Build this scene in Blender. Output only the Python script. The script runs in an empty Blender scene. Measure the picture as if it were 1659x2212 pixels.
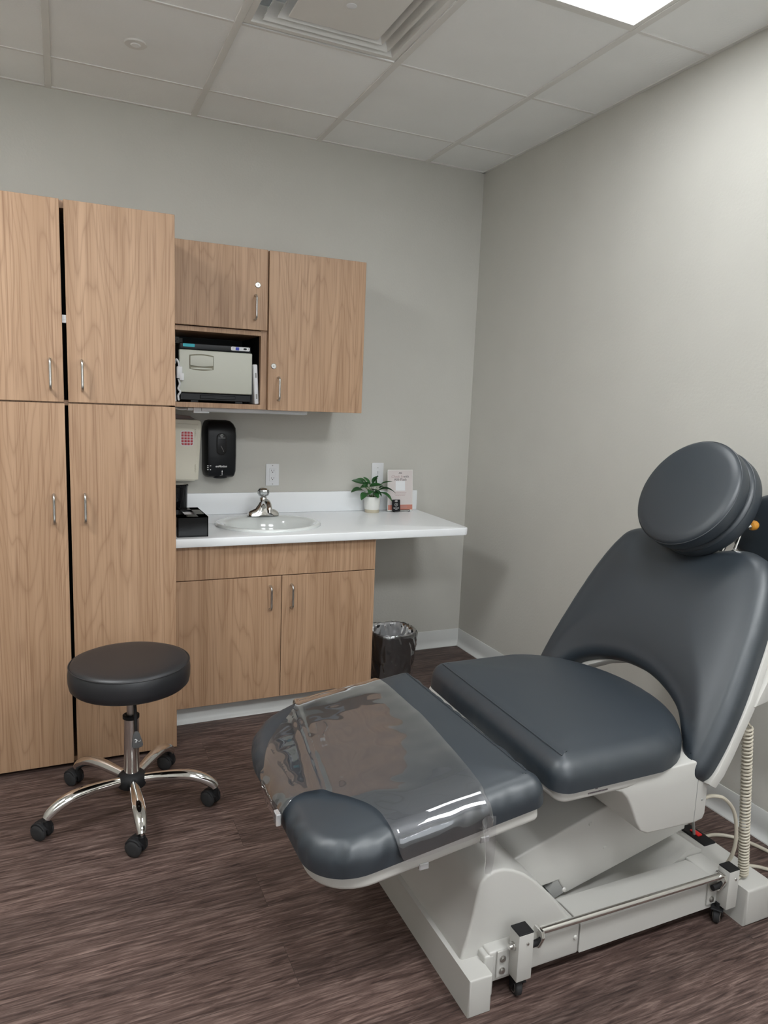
import bpy, bmesh, math, random
from mathutils import Vector, Matrix, noise, geometry
C = bpy.context.scene.collection
PI = math.pi
random.seed(7)

# ------------------------------------------------------------------ camera
W, H = 1659, 2212
cam_d = bpy.data.cameras.new('camera')
cam = bpy.data.objects.new('camera', cam_d); C.objects.link(cam)
bpy.context.scene.camera = cam
cam_d.sensor_fit = 'VERTICAL'; cam_d.sensor_height = 24.0
cam_d.lens = 1539.977 / H * 24.0
cam_d.clip_start = 0.05
cam.matrix_world = (Matrix.Translation((-2.1725, -3.6217, 1.431)) @ Matrix.Rotation(-0.4259, 4, 'Z')
                    @ Matrix.Rotation(PI/2 - 0.1497, 4, 'X') @ Matrix.Rotation(0.0396, 4, 'Z'))
# ------------------------------------------------------------------ world, exposure, lamps' strength
world = bpy.data.worlds.new('world'); bpy.context.scene.world = world
world.use_nodes = True
world.node_tree.nodes['Background'].inputs[0].default_value = (0.93, 0.96, 1.0, 1)
world.node_tree.nodes['Background'].inputs[1].default_value = 1.1
vs = bpy.context.scene.view_settings
vs.view_transform = 'Standard'; vs.look = 'None'; vs.gamma = 1.0; vs.use_curve_mapping = False
vs.exposure = 1.36
LIGHT = 15.0; LIGHT_NEAR = 4.8
LIGHT_COL = (0.955, 0.985, 1.0)

# ------------------------------------------------------------------ materials
def s2l(c):
    return tuple(((v/255)/12.92 if v/255 <= 0.04045 else ((v/255+0.055)/1.055)**2.4) for v in c)
def mat(name, col, rough=0.5, metal=0.0, spec=0.5, bump=None, coat=0.0, ior=1.5):
    m = bpy.data.materials.new(name); m.use_nodes = True
    nt = m.node_tree; b = nt.nodes['Principled BSDF']
    b.inputs['Base Color'].default_value = (*col, 1); b.inputs['Roughness'].default_value = rough
    b.inputs['Metallic'].default_value = metal; b.inputs['Specular IOR Level'].default_value = spec
    b.inputs['Coat Weight'].default_value = coat; b.inputs['IOR'].default_value = ior
    # slight procedural variation of tone and relief on every surface
    tc = nt.nodes.new('ShaderNodeTexCoord'); n = nt.nodes.new('ShaderNodeTexNoise')
    sc, st, dist = bump if bump else (180.0, 0.03, 0.001)
    n.inputs['Scale'].default_value = sc; n.inputs['Detail'].default_value = 4
    nt.links.new(tc.outputs['Object'], n.inputs['Vector'])
    bp = nt.nodes.new('ShaderNodeBump'); bp.inputs['Strength'].default_value = st; bp.inputs['Distance'].default_value = dist
    nt.links.new(n.outputs['Fac'], bp.inputs['Height']); nt.links.new(bp.outputs['Normal'], b.inputs['Normal'])
    return m
def wood_mat(name, c1, c2, c3):
    m = bpy.data.materials.new(name); m.use_nodes = True
    nt = m.node_tree; N = nt.nodes; L = nt.links; b = N['Principled BSDF']
    tc = N.new('ShaderNodeTexCoord'); oi = N.new('ShaderNodeObjectInfo')
    off = N.new('ShaderNodeVectorMath'); off.operation = 'MULTIPLY_ADD'
    L.new(oi.outputs['Random'], off.inputs[0]); off.inputs[1].default_value = (37, 11, 23)
    L.new(tc.outputs['Object'], off.inputs[2])
    mp = N.new('ShaderNodeMapping'); mp.inputs['Scale'].default_value = (1, 1, 0.11); L.new(off.outputs[0], mp.inputs[0])
    n1 = N.new('ShaderNodeTexNoise'); n1.inputs['Scale'].default_value = 4.2; n1.inputs['Detail'].default_value = 3; n1.inputs['Roughness'].default_value = .45
    L.new(mp.outputs[0], n1.inputs['Vector'])
    mul = N.new('ShaderNodeMath'); mul.operation = 'MULTIPLY'; mul.inputs[1].default_value = 26.0; L.new(n1.outputs['Fac'], mul.inputs[0])
    fr = N.new('ShaderNodeMath'); fr.operation = 'PINGPONG'; fr.inputs[1].default_value = 0.5; L.new(mul.outputs[0], fr.inputs[0])
    pw = N.new('ShaderNodeMath'); pw.operation = 'POWER'; pw.inputs[1].default_value = 4.5
    m2 = N.new('ShaderNodeMath'); m2.operation = 'MULTIPLY'; m2.inputs[1].default_value = 2.0
    L.new(fr.outputs[0], m2.inputs[0]); L.new(m2.outputs[0], pw.inputs[0])
    mp2 = N.new('ShaderNodeMapping'); mp2.inputs['Scale'].default_value = (1, 1, 0.014); L.new(off.outputs[0], mp2.inputs[0])
    n2 = N.new('ShaderNodeTexNoise'); n2.inputs['Scale'].default_value = 210; n2.inputs['Detail'].default_value = 4; L.new(mp2.outputs[0], n2.inputs['Vector'])
    n3 = N.new('ShaderNodeTexNoise'); n3.inputs['Scale'].default_value = 22; n3.inputs['Detail'].default_value = 2; L.new(mp2.outputs[0], n3.inputs['Vector'])
    r1 = N.new('ShaderNodeValToRGB'); r1.color_ramp.elements[0].position = .3; r1.color_ramp.elements[1].position = .7
    r1.color_ramp.elements[0].color = (*c1, 1); r1.color_ramp.elements[1].color = (*c2, 1); L.new(n3.outputs['Fac'], r1.inputs[0])
    mx = N.new('ShaderNodeMix'); mx.data_type = 'RGBA'; L.new(r1.outputs[0], mx.inputs['A']); mx.inputs['B'].default_value = (*c3, 1)
    f1 = N.new('ShaderNodeMath'); f1.operation = 'MULTIPLY'; f1.inputs[1].default_value = .38; L.new(pw.outputs[0], f1.inputs[0]); L.new(f1.outputs[0], mx.inputs['Factor'])
    mx2 = N.new('ShaderNodeMix'); mx2.data_type = 'RGBA'; L.new(mx.outputs['Result'], mx2.inputs['A']); mx2.inputs['B'].default_value = (*c3, 1)
    r2 = N.new('ShaderNodeValToRGB'); r2.color_ramp.elements[0].position = .5; r2.color_ramp.elements[1].position = .76
    r2.color_ramp.elements[0].color = (0, 0, 0, 1); r2.color_ramp.elements[1].color = (.8, .8, .8, 1)
    L.new(n2.outputs['Fac'], r2.inputs[0]); L.new(r2.outputs[0], mx2.inputs['Factor'])
    L.new(mx2.outputs['Result'], b.inputs['Base Color'])
    b.inputs['Roughness'].default_value = .42; b.inputs['Specular IOR Level'].default_value = .35
    return m
def floor_mat():
    m = bpy.data.materials.new('dark_wood_planks'); m.use_nodes = True
    nt = m.node_tree; N = nt.nodes; L = nt.links; b = N['Principled BSDF']
    tc = N.new('ShaderNodeTexCoord')
    br = N.new('ShaderNodeTexBrick'); br.offset = .37; br.inputs['Scale'].default_value = 1
    br.inputs['Brick Width'].default_value = 1.22; br.inputs['Row Height'].default_value = .152
    br.inputs['Mortar Size'].default_value = .0006; br.inputs['Mortar Smooth'].default_value = .3
    br.inputs['Color1'].default_value = (0, 0, 0, 1); br.inputs['Color2'].default_value = (1, 1, 1, 1); br.inputs['Mortar'].default_value = (.5, .5, .5, 1)
    L.new(tc.outputs['Object'], br.inputs['Vector'])
    ad = N.new('ShaderNodeVectorMath'); ad.operation = 'MULTIPLY_ADD'; L.new(br.outputs['Color'], ad.inputs[0]); ad.inputs[1].default_value = (9, 13, 5)
    L.new(tc.outputs['Object'], ad.inputs[2])
    mp = N.new('ShaderNodeMapping'); mp.inputs['Scale'].default_value = (.075, 1, 1); L.new(ad.outputs[0], mp.inputs[0])
    n1 = N.new('ShaderNodeTexNoise'); n1.inputs['Scale'].default_value = 120; n1.inputs['Detail'].default_value = 7; n1.inputs['Roughness'].default_value = .65; n1.inputs['Distortion'].default_value = .6
    L.new(mp.outputs[0], n1.inputs['Vector'])
    n2 = N.new('ShaderNodeTexNoise'); n2.inputs['Scale'].default_value = 9; n2.inputs['Detail'].default_value = 3; L.new(mp.outputs[0], n2.inputs['Vector'])
    r = N.new('ShaderNodeValToRGB'); e = r.color_ramp.elements
    e[0].position = .32; e[0].color = (*FL0, 1); e[1].position = .72; e[1].color = (*FL2, 1)
    k = e.new(.5); k.color = (*FL1, 1)
    L.new(n1.outputs['Fac'], r.inputs[0])
    mx = N.new('ShaderNodeMix'); mx.data_type = 'RGBA'; mx.blend_type = 'MULTIPLY'; mx.inputs['Factor'].default_value = .75
    L.new(r.outputs[0], mx.inputs['A'])
    r2 = N.new('ShaderNodeValToRGB'); r2.color_ramp.elements[0].position = .3; r2.color_ramp.elements[0].color = (.6, .58, .58, 1); r2.color_ramp.elements[1].position = .7; r2.color_ramp.elements[1].color = (1.25, 1.2, 1.18, 1)
    L.new(n2.outputs['Fac'], r2.inputs[0]); L.new(r2.outputs[0], mx.inputs['B'])
    mx3 = N.new('ShaderNodeMix'); mx3.data_type = 'RGBA'; L.new(br.outputs['Fac'], mx3.inputs['Factor']); L.new(mx.outputs['Result'], mx3.inputs['A']); mx3.inputs['B'].default_value = (.035, .025, .022, 1)
    L.new(mx3.outputs['Result'], b.inputs['Base Color'])
    b.inputs['Roughness'].default_value = .5; b.inputs['Specular IOR Level'].default_value = .32
    bp = N.new('ShaderNodeBump'); bp.inputs['Strength'].default_value = .25; bp.inputs['Distance'].default_value = .0015
    L.new(n1.outputs['Fac'], bp.inputs['Height']); L.new(bp.outputs['Normal'], b.inputs['Normal'])
    return m
FL0 = (.026, .0155, .0135); FL1 = (.088, .058, .050); FL2 = (.22, .160, .140)
def speck_mat(name, col, rough=.9):
    m = mat(name, col, rough, spec=.15, bump=(90, .35, .002)); nt = m.node_tree; b = nt.nodes['Principled BSDF']
    n = nt.nodes.new('ShaderNodeTexNoise'); n.inputs['Scale'].default_value = 4; n.inputs['Detail'].default_value = 8
    tc = nt.nodes['Texture Coordinate']; nt.links.new(tc.outputs['Object'], n.inputs['Vector'])
    mx = nt.nodes.new('ShaderNodeMix'); mx.data_type = 'RGBA'; mx.inputs['A'].default_value = (*[c*.95 for c in col], 1); mx.inputs['B'].default_value = (*[min(1, c*1.04) for c in col], 1)
    nt.links.new(n.outputs['Fac'], mx.inputs['Factor']); nt.links.new(mx.outputs['Result'], b.inputs['Base Color'])
    return m
def film_mat(name, k=2.0, tint=(.93, .93, .94), milk=0.0, rough=.04):
    m = bpy.data.materials.new(name); m.use_nodes = True
    nt = m.node_tree; N = nt.nodes; L = nt.links
    for n in list(N): N.remove(n)
    out = N.new('ShaderNodeOutputMaterial'); tr = N.new('ShaderNodeBsdfTransparent'); tr.inputs[0].default_value = (*tint, 1)
    gl = N.new('ShaderNodeBsdfGlossy'); gl.inputs['Roughness'].default_value = rough; gl.inputs[0].default_value = (1, 1, 1, 1)
    df = N.new('ShaderNodeBsdfDiffuse'); df.inputs[0].default_value = (.75, .75, .77, 1)
    fr = N.new('ShaderNodeFresnel'); fr.inputs[0].default_value = 1.5
    mm = N.new('ShaderNodeMath'); mm.operation = 'MULTIPLY'; mm.use_clamp = True; mm.inputs[1].default_value = k; L.new(fr.outputs[0], mm.inputs[0])
    m0 = N.new('ShaderNodeMixShader'); m0.inputs[0].default_value = milk; L.new(tr.outputs[0], m0.inputs[1]); L.new(df.outputs[0], m0.inputs[2])
    mx = N.new('ShaderNodeMixShader'); L.new(mm.outputs[0], mx.inputs[0]); L.new(m0.outputs[0], mx.inputs[1]); L.new(gl.outputs[0], mx.inputs[2])
    L.new(mx.outputs[0], out.inputs[0])
    return m
def emit_mat(name, col, s):
    m = mat(name, (.8, .8, .8), .5); b = m.node_tree.nodes['Principled BSDF']
    b.inputs['Emission Color'].default_value = (*col, 1); b.inputs['Emission Strength'].default_value = s
    return m
M = dict(
    wall=speck_mat('wall_paint', (.55, .54, .50)),
    tile=speck_mat('ceiling_tile', (.89, .90, .89)), tile2=speck_mat('fresh_ceiling_tile', (.94, .955, .95)),
    grid=mat('ceiling_grid_paint', (.74, .73, .70), .5),
    wood=wood_mat('laminate_wood', (.480, .312, .198), (.385, .238, .143), (.225, .120, .066)),
    woodi=wood_mat('laminate_wood_inside', (.480, .312, .198), (.385, .238, .143), (.225, .120, .066)),
    white=mat('white_laminate', (.84, .86, .88), .28), base=mat('white_vinyl_base', (.60, .61, .60), .4),
    chairwhite=mat('warm_white_enamel', (.50, .49, .465), .38), steel=mat('brushed_steel', (.55, .54, .52), .3, 1),
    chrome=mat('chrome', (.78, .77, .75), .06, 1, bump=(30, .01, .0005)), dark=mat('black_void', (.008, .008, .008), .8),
    vinyl=mat('black_vinyl', (.019, .0265, .035), .46, spec=.75, bump=(420, .10, .0006), ior=1.55),
    stoolv=mat('stool_black_vinyl', (.010, .011, .014), .46, bump=(420, .10, .0006), ior=1.65),
    blackp=mat('black_plastic', (.006, .007, .009), .38, spec=.3), blackg=mat('gloss_black', (.004, .004, .005), .08, spec=.28),
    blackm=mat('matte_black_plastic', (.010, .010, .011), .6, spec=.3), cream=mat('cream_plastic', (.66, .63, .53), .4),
    ivory=mat('ivory_enamel', (.55, .56, .49), .42), red=mat('red_sticker', (.46, .04, .05), .5),
    whitep=mat('white_plastic', (.72, .73, .75), .35), porc=mat('porcelain', (.70, .73, .72), .12, coat=.5),
    grey=mat('grey_plastic', (.30, .30, .29), .45), lilac=mat('lilac_paper', (.74, .69, .76), .8, bump=(180, .0, .001)),
    teal=mat('teal_sticker', (.02, .42, .50), .5), blue=mat('blue_button', (.02, .04, .45), .4),
    leaf=mat('leaf_green', (.035, .125, .035), .45), leafd=mat('leaf_dark', (.02, .075, .022), .45), stem=mat('stem_green', (.15, .22, .08), .6),
    pot=mat('speckled_pot', (.72, .72, .69), .5), clay=mat('raw_clay', (.50, .45, .34), .8), soil=mat('soil', (.03, .02, .015), .95),
    card=mat('blush_card', (.60, .55, .54), .5), terra=mat('terracotta_print', (.50, .20, .15), .5),
    ink=mat('grey_ink', (.14, .12, .13), .6), inkr=mat('rose_ink', (.42, .30, .30), .6), inkw=mat('white_ink', (.75, .75, .75), .5),
    cable=mat('beige_cable', (.50, .46, .38), .45), orange=mat('orange_knob', (.55, .24, .03), .3),
    redled=mat('red_rocker', (.65, .02, .02), .3), film=film_mat('clear_film', 2.6, (.94, .94, .96), .03), liner=film_mat('liner_film', 3.6, (.92, .92, .94), .03, .10), liner_in=film_mat('liner_film_folded', 3.0, (.8, .8, .82), .35, .15),
    rubber=mat('rubber_tread', (.02, .02, .021), .75),
)
M['floor'] = floor_mat()
M['lamp'] = emit_mat('added_lamp_diffuser', LIGHT_COL, LIGHT); M['lamp_near'] = emit_mat('lamp_diffuser_dimmer', LIGHT_COL, LIGHT_NEAR)

# ------------------------------------------------------------------ helpers
def nb(): return bmesh.new()
def xf(bm, verts, Mx):
    if Mx is not None: bmesh.ops.transform(bm, matrix=Mx, verts=verts)
def box(bm, x0, y0, z0, x1, y1, z1, bev=0, seg=2, Mx=None, mi=0):
    v = bmesh.ops.create_cube(bm, size=1)['verts']
    for q in v: q.co = Vector(((x0+x1)/2+q.co.x*abs(x1-x0), (y0+y1)/2+q.co.y*abs(y1-y0), (z0+z1)/2+q.co.z*abs(z1-z0)))
    fs = set(f for q in v for f in q.link_faces)
    for f in fs: f.material_index = mi
    if bev:
        es = list(set(e for q in v for e in q.link_edges))
        r = bmesh.ops.bevel(bm, geom=es, offset=bev, segments=seg, profile=.5, affect='EDGES')
        v = list(set(q for f in r['faces'] for q in f.verts) | set(q for q in v if q.is_valid))
        for f in r['faces']: f.material_index = mi
    xf(bm, v, Mx); return v
def cyl(bm, p, q, r, r2=None, n=28, bev=0, mi=0):
    p = Vector(p); q = Vector(q); d = q-p; r2 = r if r2 is None else r2
    v = bmesh.ops.create_cone(bm, cap_ends=True, segments=n, radius1=r, radius2=r2, depth=d.length)['verts']
    for f in set(f for a in v for f in a.link_faces): f.material_index = mi
    if bev:
        es = [e for e in set(e for a in v for e in a.link_edges) if any(len(f.verts) > 4 for f in e.link_faces)]
        rr = bmesh.ops.bevel(bm, geom=es, offset=bev, segments=3, profile=.5, affect='EDGES')
        v = list(set(a for f in rr['faces'] for a in f.verts) | set(a for a in v if a.is_valid))
        for f in rr['faces']: f.material_index = mi
    R = d.to_track_quat('Z', 'Y').to_matrix().to_4x4()
    xf(bm, v, Matrix.Translation((p+q)/2) @ R); return v
def catmull(pts, k=8, closed=False):
    P = [Vector(p) for p in pts]; n = len(P); out = []
    rng = range(n) if closed else range(n-1)
    for i in rng:
        a = P[(i-1) % n] if (closed or i > 0) else P[0]*2-P[1]
        b = P[i]; c = P[(i+1) % n]
        d = P[(i+2) % n] if (closed or i+2 < n) else P[-1]*2-P[-2]
        for j in range(k):
            t = j/k
            out.append(.5*((2*b)+(-a+c)*t+(2*a-5*b+4*c-d)*t*t+(-a+3*b-3*c+d)*t**3))
    if not closed: out.append(P[-1])
    return out
def tube(bm, pts, r, n=10, closed=False, ry=None, up=None):
    """sweep of an (elliptic) section; r, ry numbers or lists"""
    P = [Vector(p) for p in pts]; m = len(P); rings = []
    nrm = None
    for i in range(m):
        t = (P[(i+1) % m]-P[i-1]) if closed or 0 < i < m-1 else (P[1]-P[0] if i == 0 else P[-1]-P[-2])
        t.normalize()
        if up is not None: nrm = Vector(up)-t*t.dot(Vector(up))
        elif nrm is None: nrm = t.orthogonal()
        else: nrm = nrm-t*t.dot(nrm)
        nrm.normalize(); bi = t.cross(nrm)
        a = r[i] if isinstance(r, (list, tuple)) else r
        b = a if ry is None else (ry[i] if isinstance(ry, (list, tuple)) else ry)
        rings.append([bm.verts.new(P[i]+nrm*math.cos(2*PI*j/n)*a+bi*math.sin(2*PI*j/n)*b) for j in range(n)])
    for i in range(m if closed else m-1):
        A, B = rings[i], rings[(i+1) % m]
        for j in range(n): bm.faces.new((A[j], A[(j+1) % n], B[(j+1) % n], B[j]))
    if not closed:
        bm.faces.new(list(reversed(rings[0]))); bm.faces.new(rings[-1])
    return [v for R in rings for v in R]
def lathe(bm, prof, c=(0, 0, 0), n=48, Mx=None, sx=1, sy=1):
    """prof: list of (r, z); closed on the axis where r == 0"""
    rings = []; new = []
    for r, z in prof:
        if r < 1e-6: rg = [bm.verts.new((0, 0, z))]
        else: rg = [bm.verts.new((r*sx*math.cos(2*PI*j/n), r*sy*math.sin(2*PI*j/n), z)) for j in range(n)]
        rings.append(rg); new += rg
    for A, B in zip(rings, rings[1:]):
        for j in range(n):
            k = (j+1) % n
            if len(A) == 1 and len(B) == 1: continue
            if len(A) == 1: bm.faces.new((A[0], B[j], B[k]))
            elif len(B) == 1: bm.faces.new((A[j], A[k], B[0]))
            else: bm.faces.new((A[j], A[k], B[k], B[j]))
    xf(bm, new, Matrix.Translation(c) @ (Mx if Mx is not None else Matrix.Identity(4)))
    return new
def prism(bm, poly, axis, a, b, bev=0, seg=2):
    """poly of 2D points extruded from a to b; axis y: (x,z); x: (y,z); z: (x,y)"""
    def P(p, t): return {'y': (p[0], t, p[1]), 'x': (t, p[0], p[1]), 'z': (p[0], p[1], t)}[axis]
    A = [bm.verts.new(P(p, a)) for p in poly]; B = [bm.verts.new(P(p, b)) for p in poly]
    n = len(poly); fa = bm.faces.new(A); fb = bm.faces.new(list(reversed(B))); fs = [fa, fb]
    for i in range(n): fs.append(bm.faces.new((A[(i+1) % n], A[i], B[i], B[(i+1) % n])))
    bmesh.ops.recalc_face_normals(bm, faces=fs)
    if bev:
        es = list(set(fa.edges) | set(fb.edges))
        bmesh.ops.bevel(bm, geom=es, offset=bev, segments=seg, profile=.5, affect='EDGES')
def root_loc(o):
    v = Vector((0, 0, 0))
    while o is not None: v += o.location; o = o.parent
    return v
def obj(name, bm, m, parent=None, angle=35, recalc=True):
    if recalc: bmesh.ops.recalc_face_normals(bm, faces=bm.faces[:])
    if parent is not None:
        L = root_loc(parent); bmesh.ops.translate(bm, vec=-L, verts=bm.verts[:])
    me = bpy.data.meshes.new(name); bm.to_mesh(me); bm.free()
    for p in me.polygons: p.use_smooth = True
    me.set_sharp_from_angle(angle=math.radians(angle))
    for k in (m if isinstance(m, (list, tuple)) else [m]): me.materials.append(k)
    o = bpy.data.objects.new(name, me); C.objects.link(o)
    if parent is not None: o.parent = parent
    return o
def split(name, bm, m, parent, angle=35):
    """one object per separate piece"""
    bmesh.ops.recalc_face_normals(bm, faces=bm.faces[:]); seen = set(); out = []
    for v in bm.verts:
        if v in seen: continue
        st = [v]; seen.add(v); isl = []
        while st:
            q = st.pop(); isl.append(q)
            for e in q.link_edges:
                w = e.other_vert(q)
                if w not in seen: seen.add(w); st.append(w)
        n = nb(); mp = {q: n.verts.new(q.co) for q in isl}
        for f in set(f for q in isl for f in q.link_faces): n.faces.new([mp[q] for q in f.verts])
        out.append(obj(name, n, m, parent, angle, recalc=False))
    bm.free(); return out
def thing(name, label, cat, loc, group=None):
    o = bpy.data.objects.new(name, None); C.objects.link(o); o.location = loc
    o.empty_display_size = .05
    o['label'] = label; o['category'] = cat
    if group: o['group'] = group
    bpy.context.view_layer.update()
    return o
def tag(o, label, cat, group=None):
    o['label'] = label; o['category'] = cat
    if group: o['group'] = group
    return o
def struct(name, bm, m, label=None):
    o = obj(name, bm, m); o['kind'] = 'structure'
    if label: o['label'] = label
    return o
def text(name, s, size, Mx, m, parent, bold=0.0, align='CENTER', shear=0.0, ext=.0003):
    cu = bpy.data.curves.new(name, 'FONT'); cu.body = s; cu.size = size; cu.extrude = ext; cu.offset = bold
    cu.align_x = align; cu.align_y = 'CENTER'; cu.shear = shear; cu.resolution_u = 3
    t = bpy.data.objects.new('tmp', cu); C.objects.link(t)
    bpy.context.view_layer.update()
    me = bpy.data.meshes.new_from_object(t.evaluated_get(bpy.context.evaluated_depsgraph_get()))
    bpy.data.objects.remove(t)
    me.transform(Matrix.Translation(-root_loc(parent)) @ Mx); me.materials.clear(); me.materials.append(m); me.name = name
    o = bpy.data.objects.new(name, me); C.objects.link(o); o.parent = parent
    return o
def face_mx(x, y, z): # text standing upright, read from -Y
    return Matrix.Translation((x, y, z)) @ Matrix.Rotation(PI/2, 4, 'X')
def resample(poly, step):
    n = len(poly); L = [0]
    for i in range(n): L.append(L[-1]+(Vector(poly[(i+1) % n])-Vector(poly[i])).length)
    k = max(8, int(L[-1]/step)); out = []; i = 0
    for j in range(k):
        t = L[-1]*j/k
        while L[i+1] < t: i += 1
        f = (t-L[i])/(L[i+1]-L[i]) if L[i+1] > L[i] else 0
        out.append(Vector(poly[i]).lerp(Vector(poly[(i+1) % n]), f))
    return out
def area(p): return sum(p[i].x*p[(i+1) % len(p)].y-p[(i+1) % len(p)].x*p[i].y for i in range(len(p)))/2
def offs(poly, d):
    n = len(poly); out = []
    for i in range(n):
        t = (poly[(i+1) % n]-poly[i-1]).normalized(); out.append(poly[i]+Vector((-t.y, t.x))*d)
    return out
def cushion(outline, Hh, r, dome=.015, L=.09, step=.012, wrinkle=0.0, lift=0.0, wseed=0, bottom=True, under=.0):
    """pillow over a 2D outline (closed, smooth). returns (bmesh, ring at the shoulder) in local u,v,h"""
    P = resample([Vector(p) for p in outline], step)
    if area(P) < 0: P.reverse()
    bm = nb(); rings = []
    spec = []
    if under > 0: spec += [(under, 0.0), (under*.3, under*.35)]
    spec += [(0, under*1.0), (0, max(under+.001, (Hh-r)*.5)), (0, Hh-r)]
    for k in range(1, 9):
        t = PI/2*k/8; spec.append((r*(1-math.cos(t)), Hh-r+r*math.sin(t)))
    per = len(P)
    for d, h in spec:
        Q = offs(P, d-lift)
        ring = []
        for i, q in enumerate(Q):
            w = 0
            if wrinkle and 0 < h < Hh-.15*r:
                w = wrinkle*noise.noise(Vector((P[i].x*40+wseed+h*18, P[i].y*40, h*5)))*min(1, h/.015)
            t = (P[(i+1) % per]-P[i-1]).normalized(); nn = Vector((-t.y, t.x))
            q2 = q+nn*w
            ring.append(bm.verts.new((q2.x, q2.y, h+(lift if h > Hh-r else 0))))
        rings.append(ring)
    n = len(P)
    for A, B in zip(rings, rings[1:]):
        for j in range(n): bm.faces.new((A[j], A[(j+1) % n], B[(j+1) % n], B[j]))
    if bottom: bm.faces.new(list(reversed(rings[0])))
    inner = [Vector((v.co.x, v.co.y)) for v in rings[-1]]
    xs = [p.x for p in inner]; ys = [p.y for p in inner]
    def dist(p):
        return min(segd(p, inner[i], inner[(i+1) % n]) for i in range(n))
    def segd(p, a, b):
        ab = b-a; t = max(0, min(1, (p-a).dot(ab)/max(ab.dot(ab), 1e-12))); return (p-a-ab*t).length
    def inside(p):
        c = False; j = n-1
        for i in range(n):
            a, b = inner[i], inner[j]
            if (a.y > p.y) != (b.y > p.y) and p.x < (b.x-a.x)*(p.y-a.y)/(b.y-a.y)+a.x: c = not c
            j = i
        return c
    pts = list(inner); dd = [0]*n
    g = step*1.15; y = min(ys)+g*.7; row = 0
    while y < max(ys):
        x = min(xs)+(g*.5 if row % 2 else 0)
        while x < max(xs):
            p = Vector((x, y))
            if inside(p):
                d = dist(p)
                if d > g*.55: pts.append(p); dd.append(d)
            x += g
        y += g*.87; row += 1
    vo, ed, fa, ov, oe, of = geometry.delaunay_2d_cdt(pts, [(i, (i+1) % n) for i in range(n)], [], 1, 1e-6)
    vm = []
    for i, v in enumerate(vo):
        src = ov[i][0] if ov[i] else None
        if src is not None and src < n: vm.append(rings[-1][src]); continue
        d = dd[src] if src is not None else 0
        vm.append(bm.verts.new((v.x, v.y, Hh+lift+dome*(1-math.exp(-d/L)))))
    for f in fa:
        try: bm.faces.new([vm[i] for i in f])
        except ValueError: pass
    ring = [v.co.copy() for v in rings[-3]]
    return bm, ring
def put(bm, Mx): bmesh.ops.transform(bm, matrix=Mx, verts=bm.verts[:]); return bm
def frame(o, e1, e2, n):
    return Matrix(((e1[0], e2[0], n[0], o[0]), (e1[1], e2[1], n[1], o[1]), (e1[2], e2[2], n[2], o[2]), (0, 0, 0, 1)))
def rrect(x0, y0, x1, y1, r, k=8):
    """rounded rectangle; r a number or four radii (x0y0, x1y0, x1y1, x0y1)"""
    R = r if isinstance(r, (list, tuple)) else [r]*4; out = []
    for (cx, cy, a), q in zip(((x0, y0, PI), (x1, y0, 1.5*PI), (x1, y1, 0), (x0, y1, .5*PI)), R):
        ox = cx+(q if cx == x0 else -q); oy = cy+(q if cy == y0 else -q)
        for i in range(k+1):
            t = a+PI/2*i/k; out.append((ox+q*math.cos(t), oy+q*math.sin(t)))
    return out

# =================================================================== THE ROOM
HC = 2.72; XL = -3.5; YF = -4.7
bm = nb(); box(bm, XL-.1, YF-.1, -.05, .1, .1, 0); struct('floor', bm, M['floor'], 'dark brown wood plank floor')
bm = nb(); box(bm, XL, 0, 0, .1, .1, 3.0); struct('wall_back', bm, M['wall'])
bm = nb(); box(bm, 0, YF-.1, 0, .1, 0, 3.0); struct('wall_right', bm, M['wall'])
bm = nb(); box(bm, XL-.1, YF-.1, 0, XL, .1, 3.0); struct('wall_left', bm, M['wall'])
WNX0, WNX1, WNZ0, WNZ1 = -2.9, -.5, .85, 2.25  # window opening added out of view to bring in fill light
bm = nb(); box(bm, XL, YF-.1, 0, WNX0, YF, 3.0); box(bm, WNX1, YF-.1, 0, 0, YF, 3.0); box(bm, WNX0, YF-.1, 0, WNX1, YF, WNZ0); box(bm, WNX0, YF-.1, WNZ1, WNX1, YF, 3.0); struct('wall_front', bm, M['wall'])
bm = nb()
for a in ((WNX0, WNZ0, WNX1, WNZ0+.05), (WNX0, WNZ1-.05, WNX1, WNZ1), (WNX0, WNZ0, WNX0+.05, WNZ1), (WNX1-.05, WNZ0, WNX1, WNZ1), (-1.72, WNZ0, -1.68, WNZ1)): box(bm, a[0], YF-.08, a[1], a[2], YF-.03, a[3], .003, 1)
struct('added_window_1', bm, M['whitep'], 'added unseen window behind the camera, letting in fill light')
bm = nb(); box(bm, WNX0+.04, YF-.058, WNZ0+.04, WNX1-.04, YF-.054, WNZ1-.04); obj('added_window_pane', bm, film_mat('added_window_glass', 1.0, (.96, .97, .97), 0, .0), bpy.data.objects['added_window_1'])
def base_profile(sgn, horiz):  # vinyl cove base with a small toe
    return [(0, 0), (.022*sgn, 0), (.021*sgn, .004), (.011*sgn, .012), (.0055*sgn, .024), (.004*sgn, .04), (.004*sgn, .098), (.0025*sgn, .1015), (0, .1015)]
bm = nb(); prism(bm, [(y-.0, z) for y, z in base_profile(-1, 0)], 'x', -.84, -.001); struct('baseboard_back', bm, M['base'])
bm = nb(); prism(bm, [(x, z) for x, z in base_profile(-1, 0)], 'y', YF, -.001); struct('baseboard_right', bm, M['base'])

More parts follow.
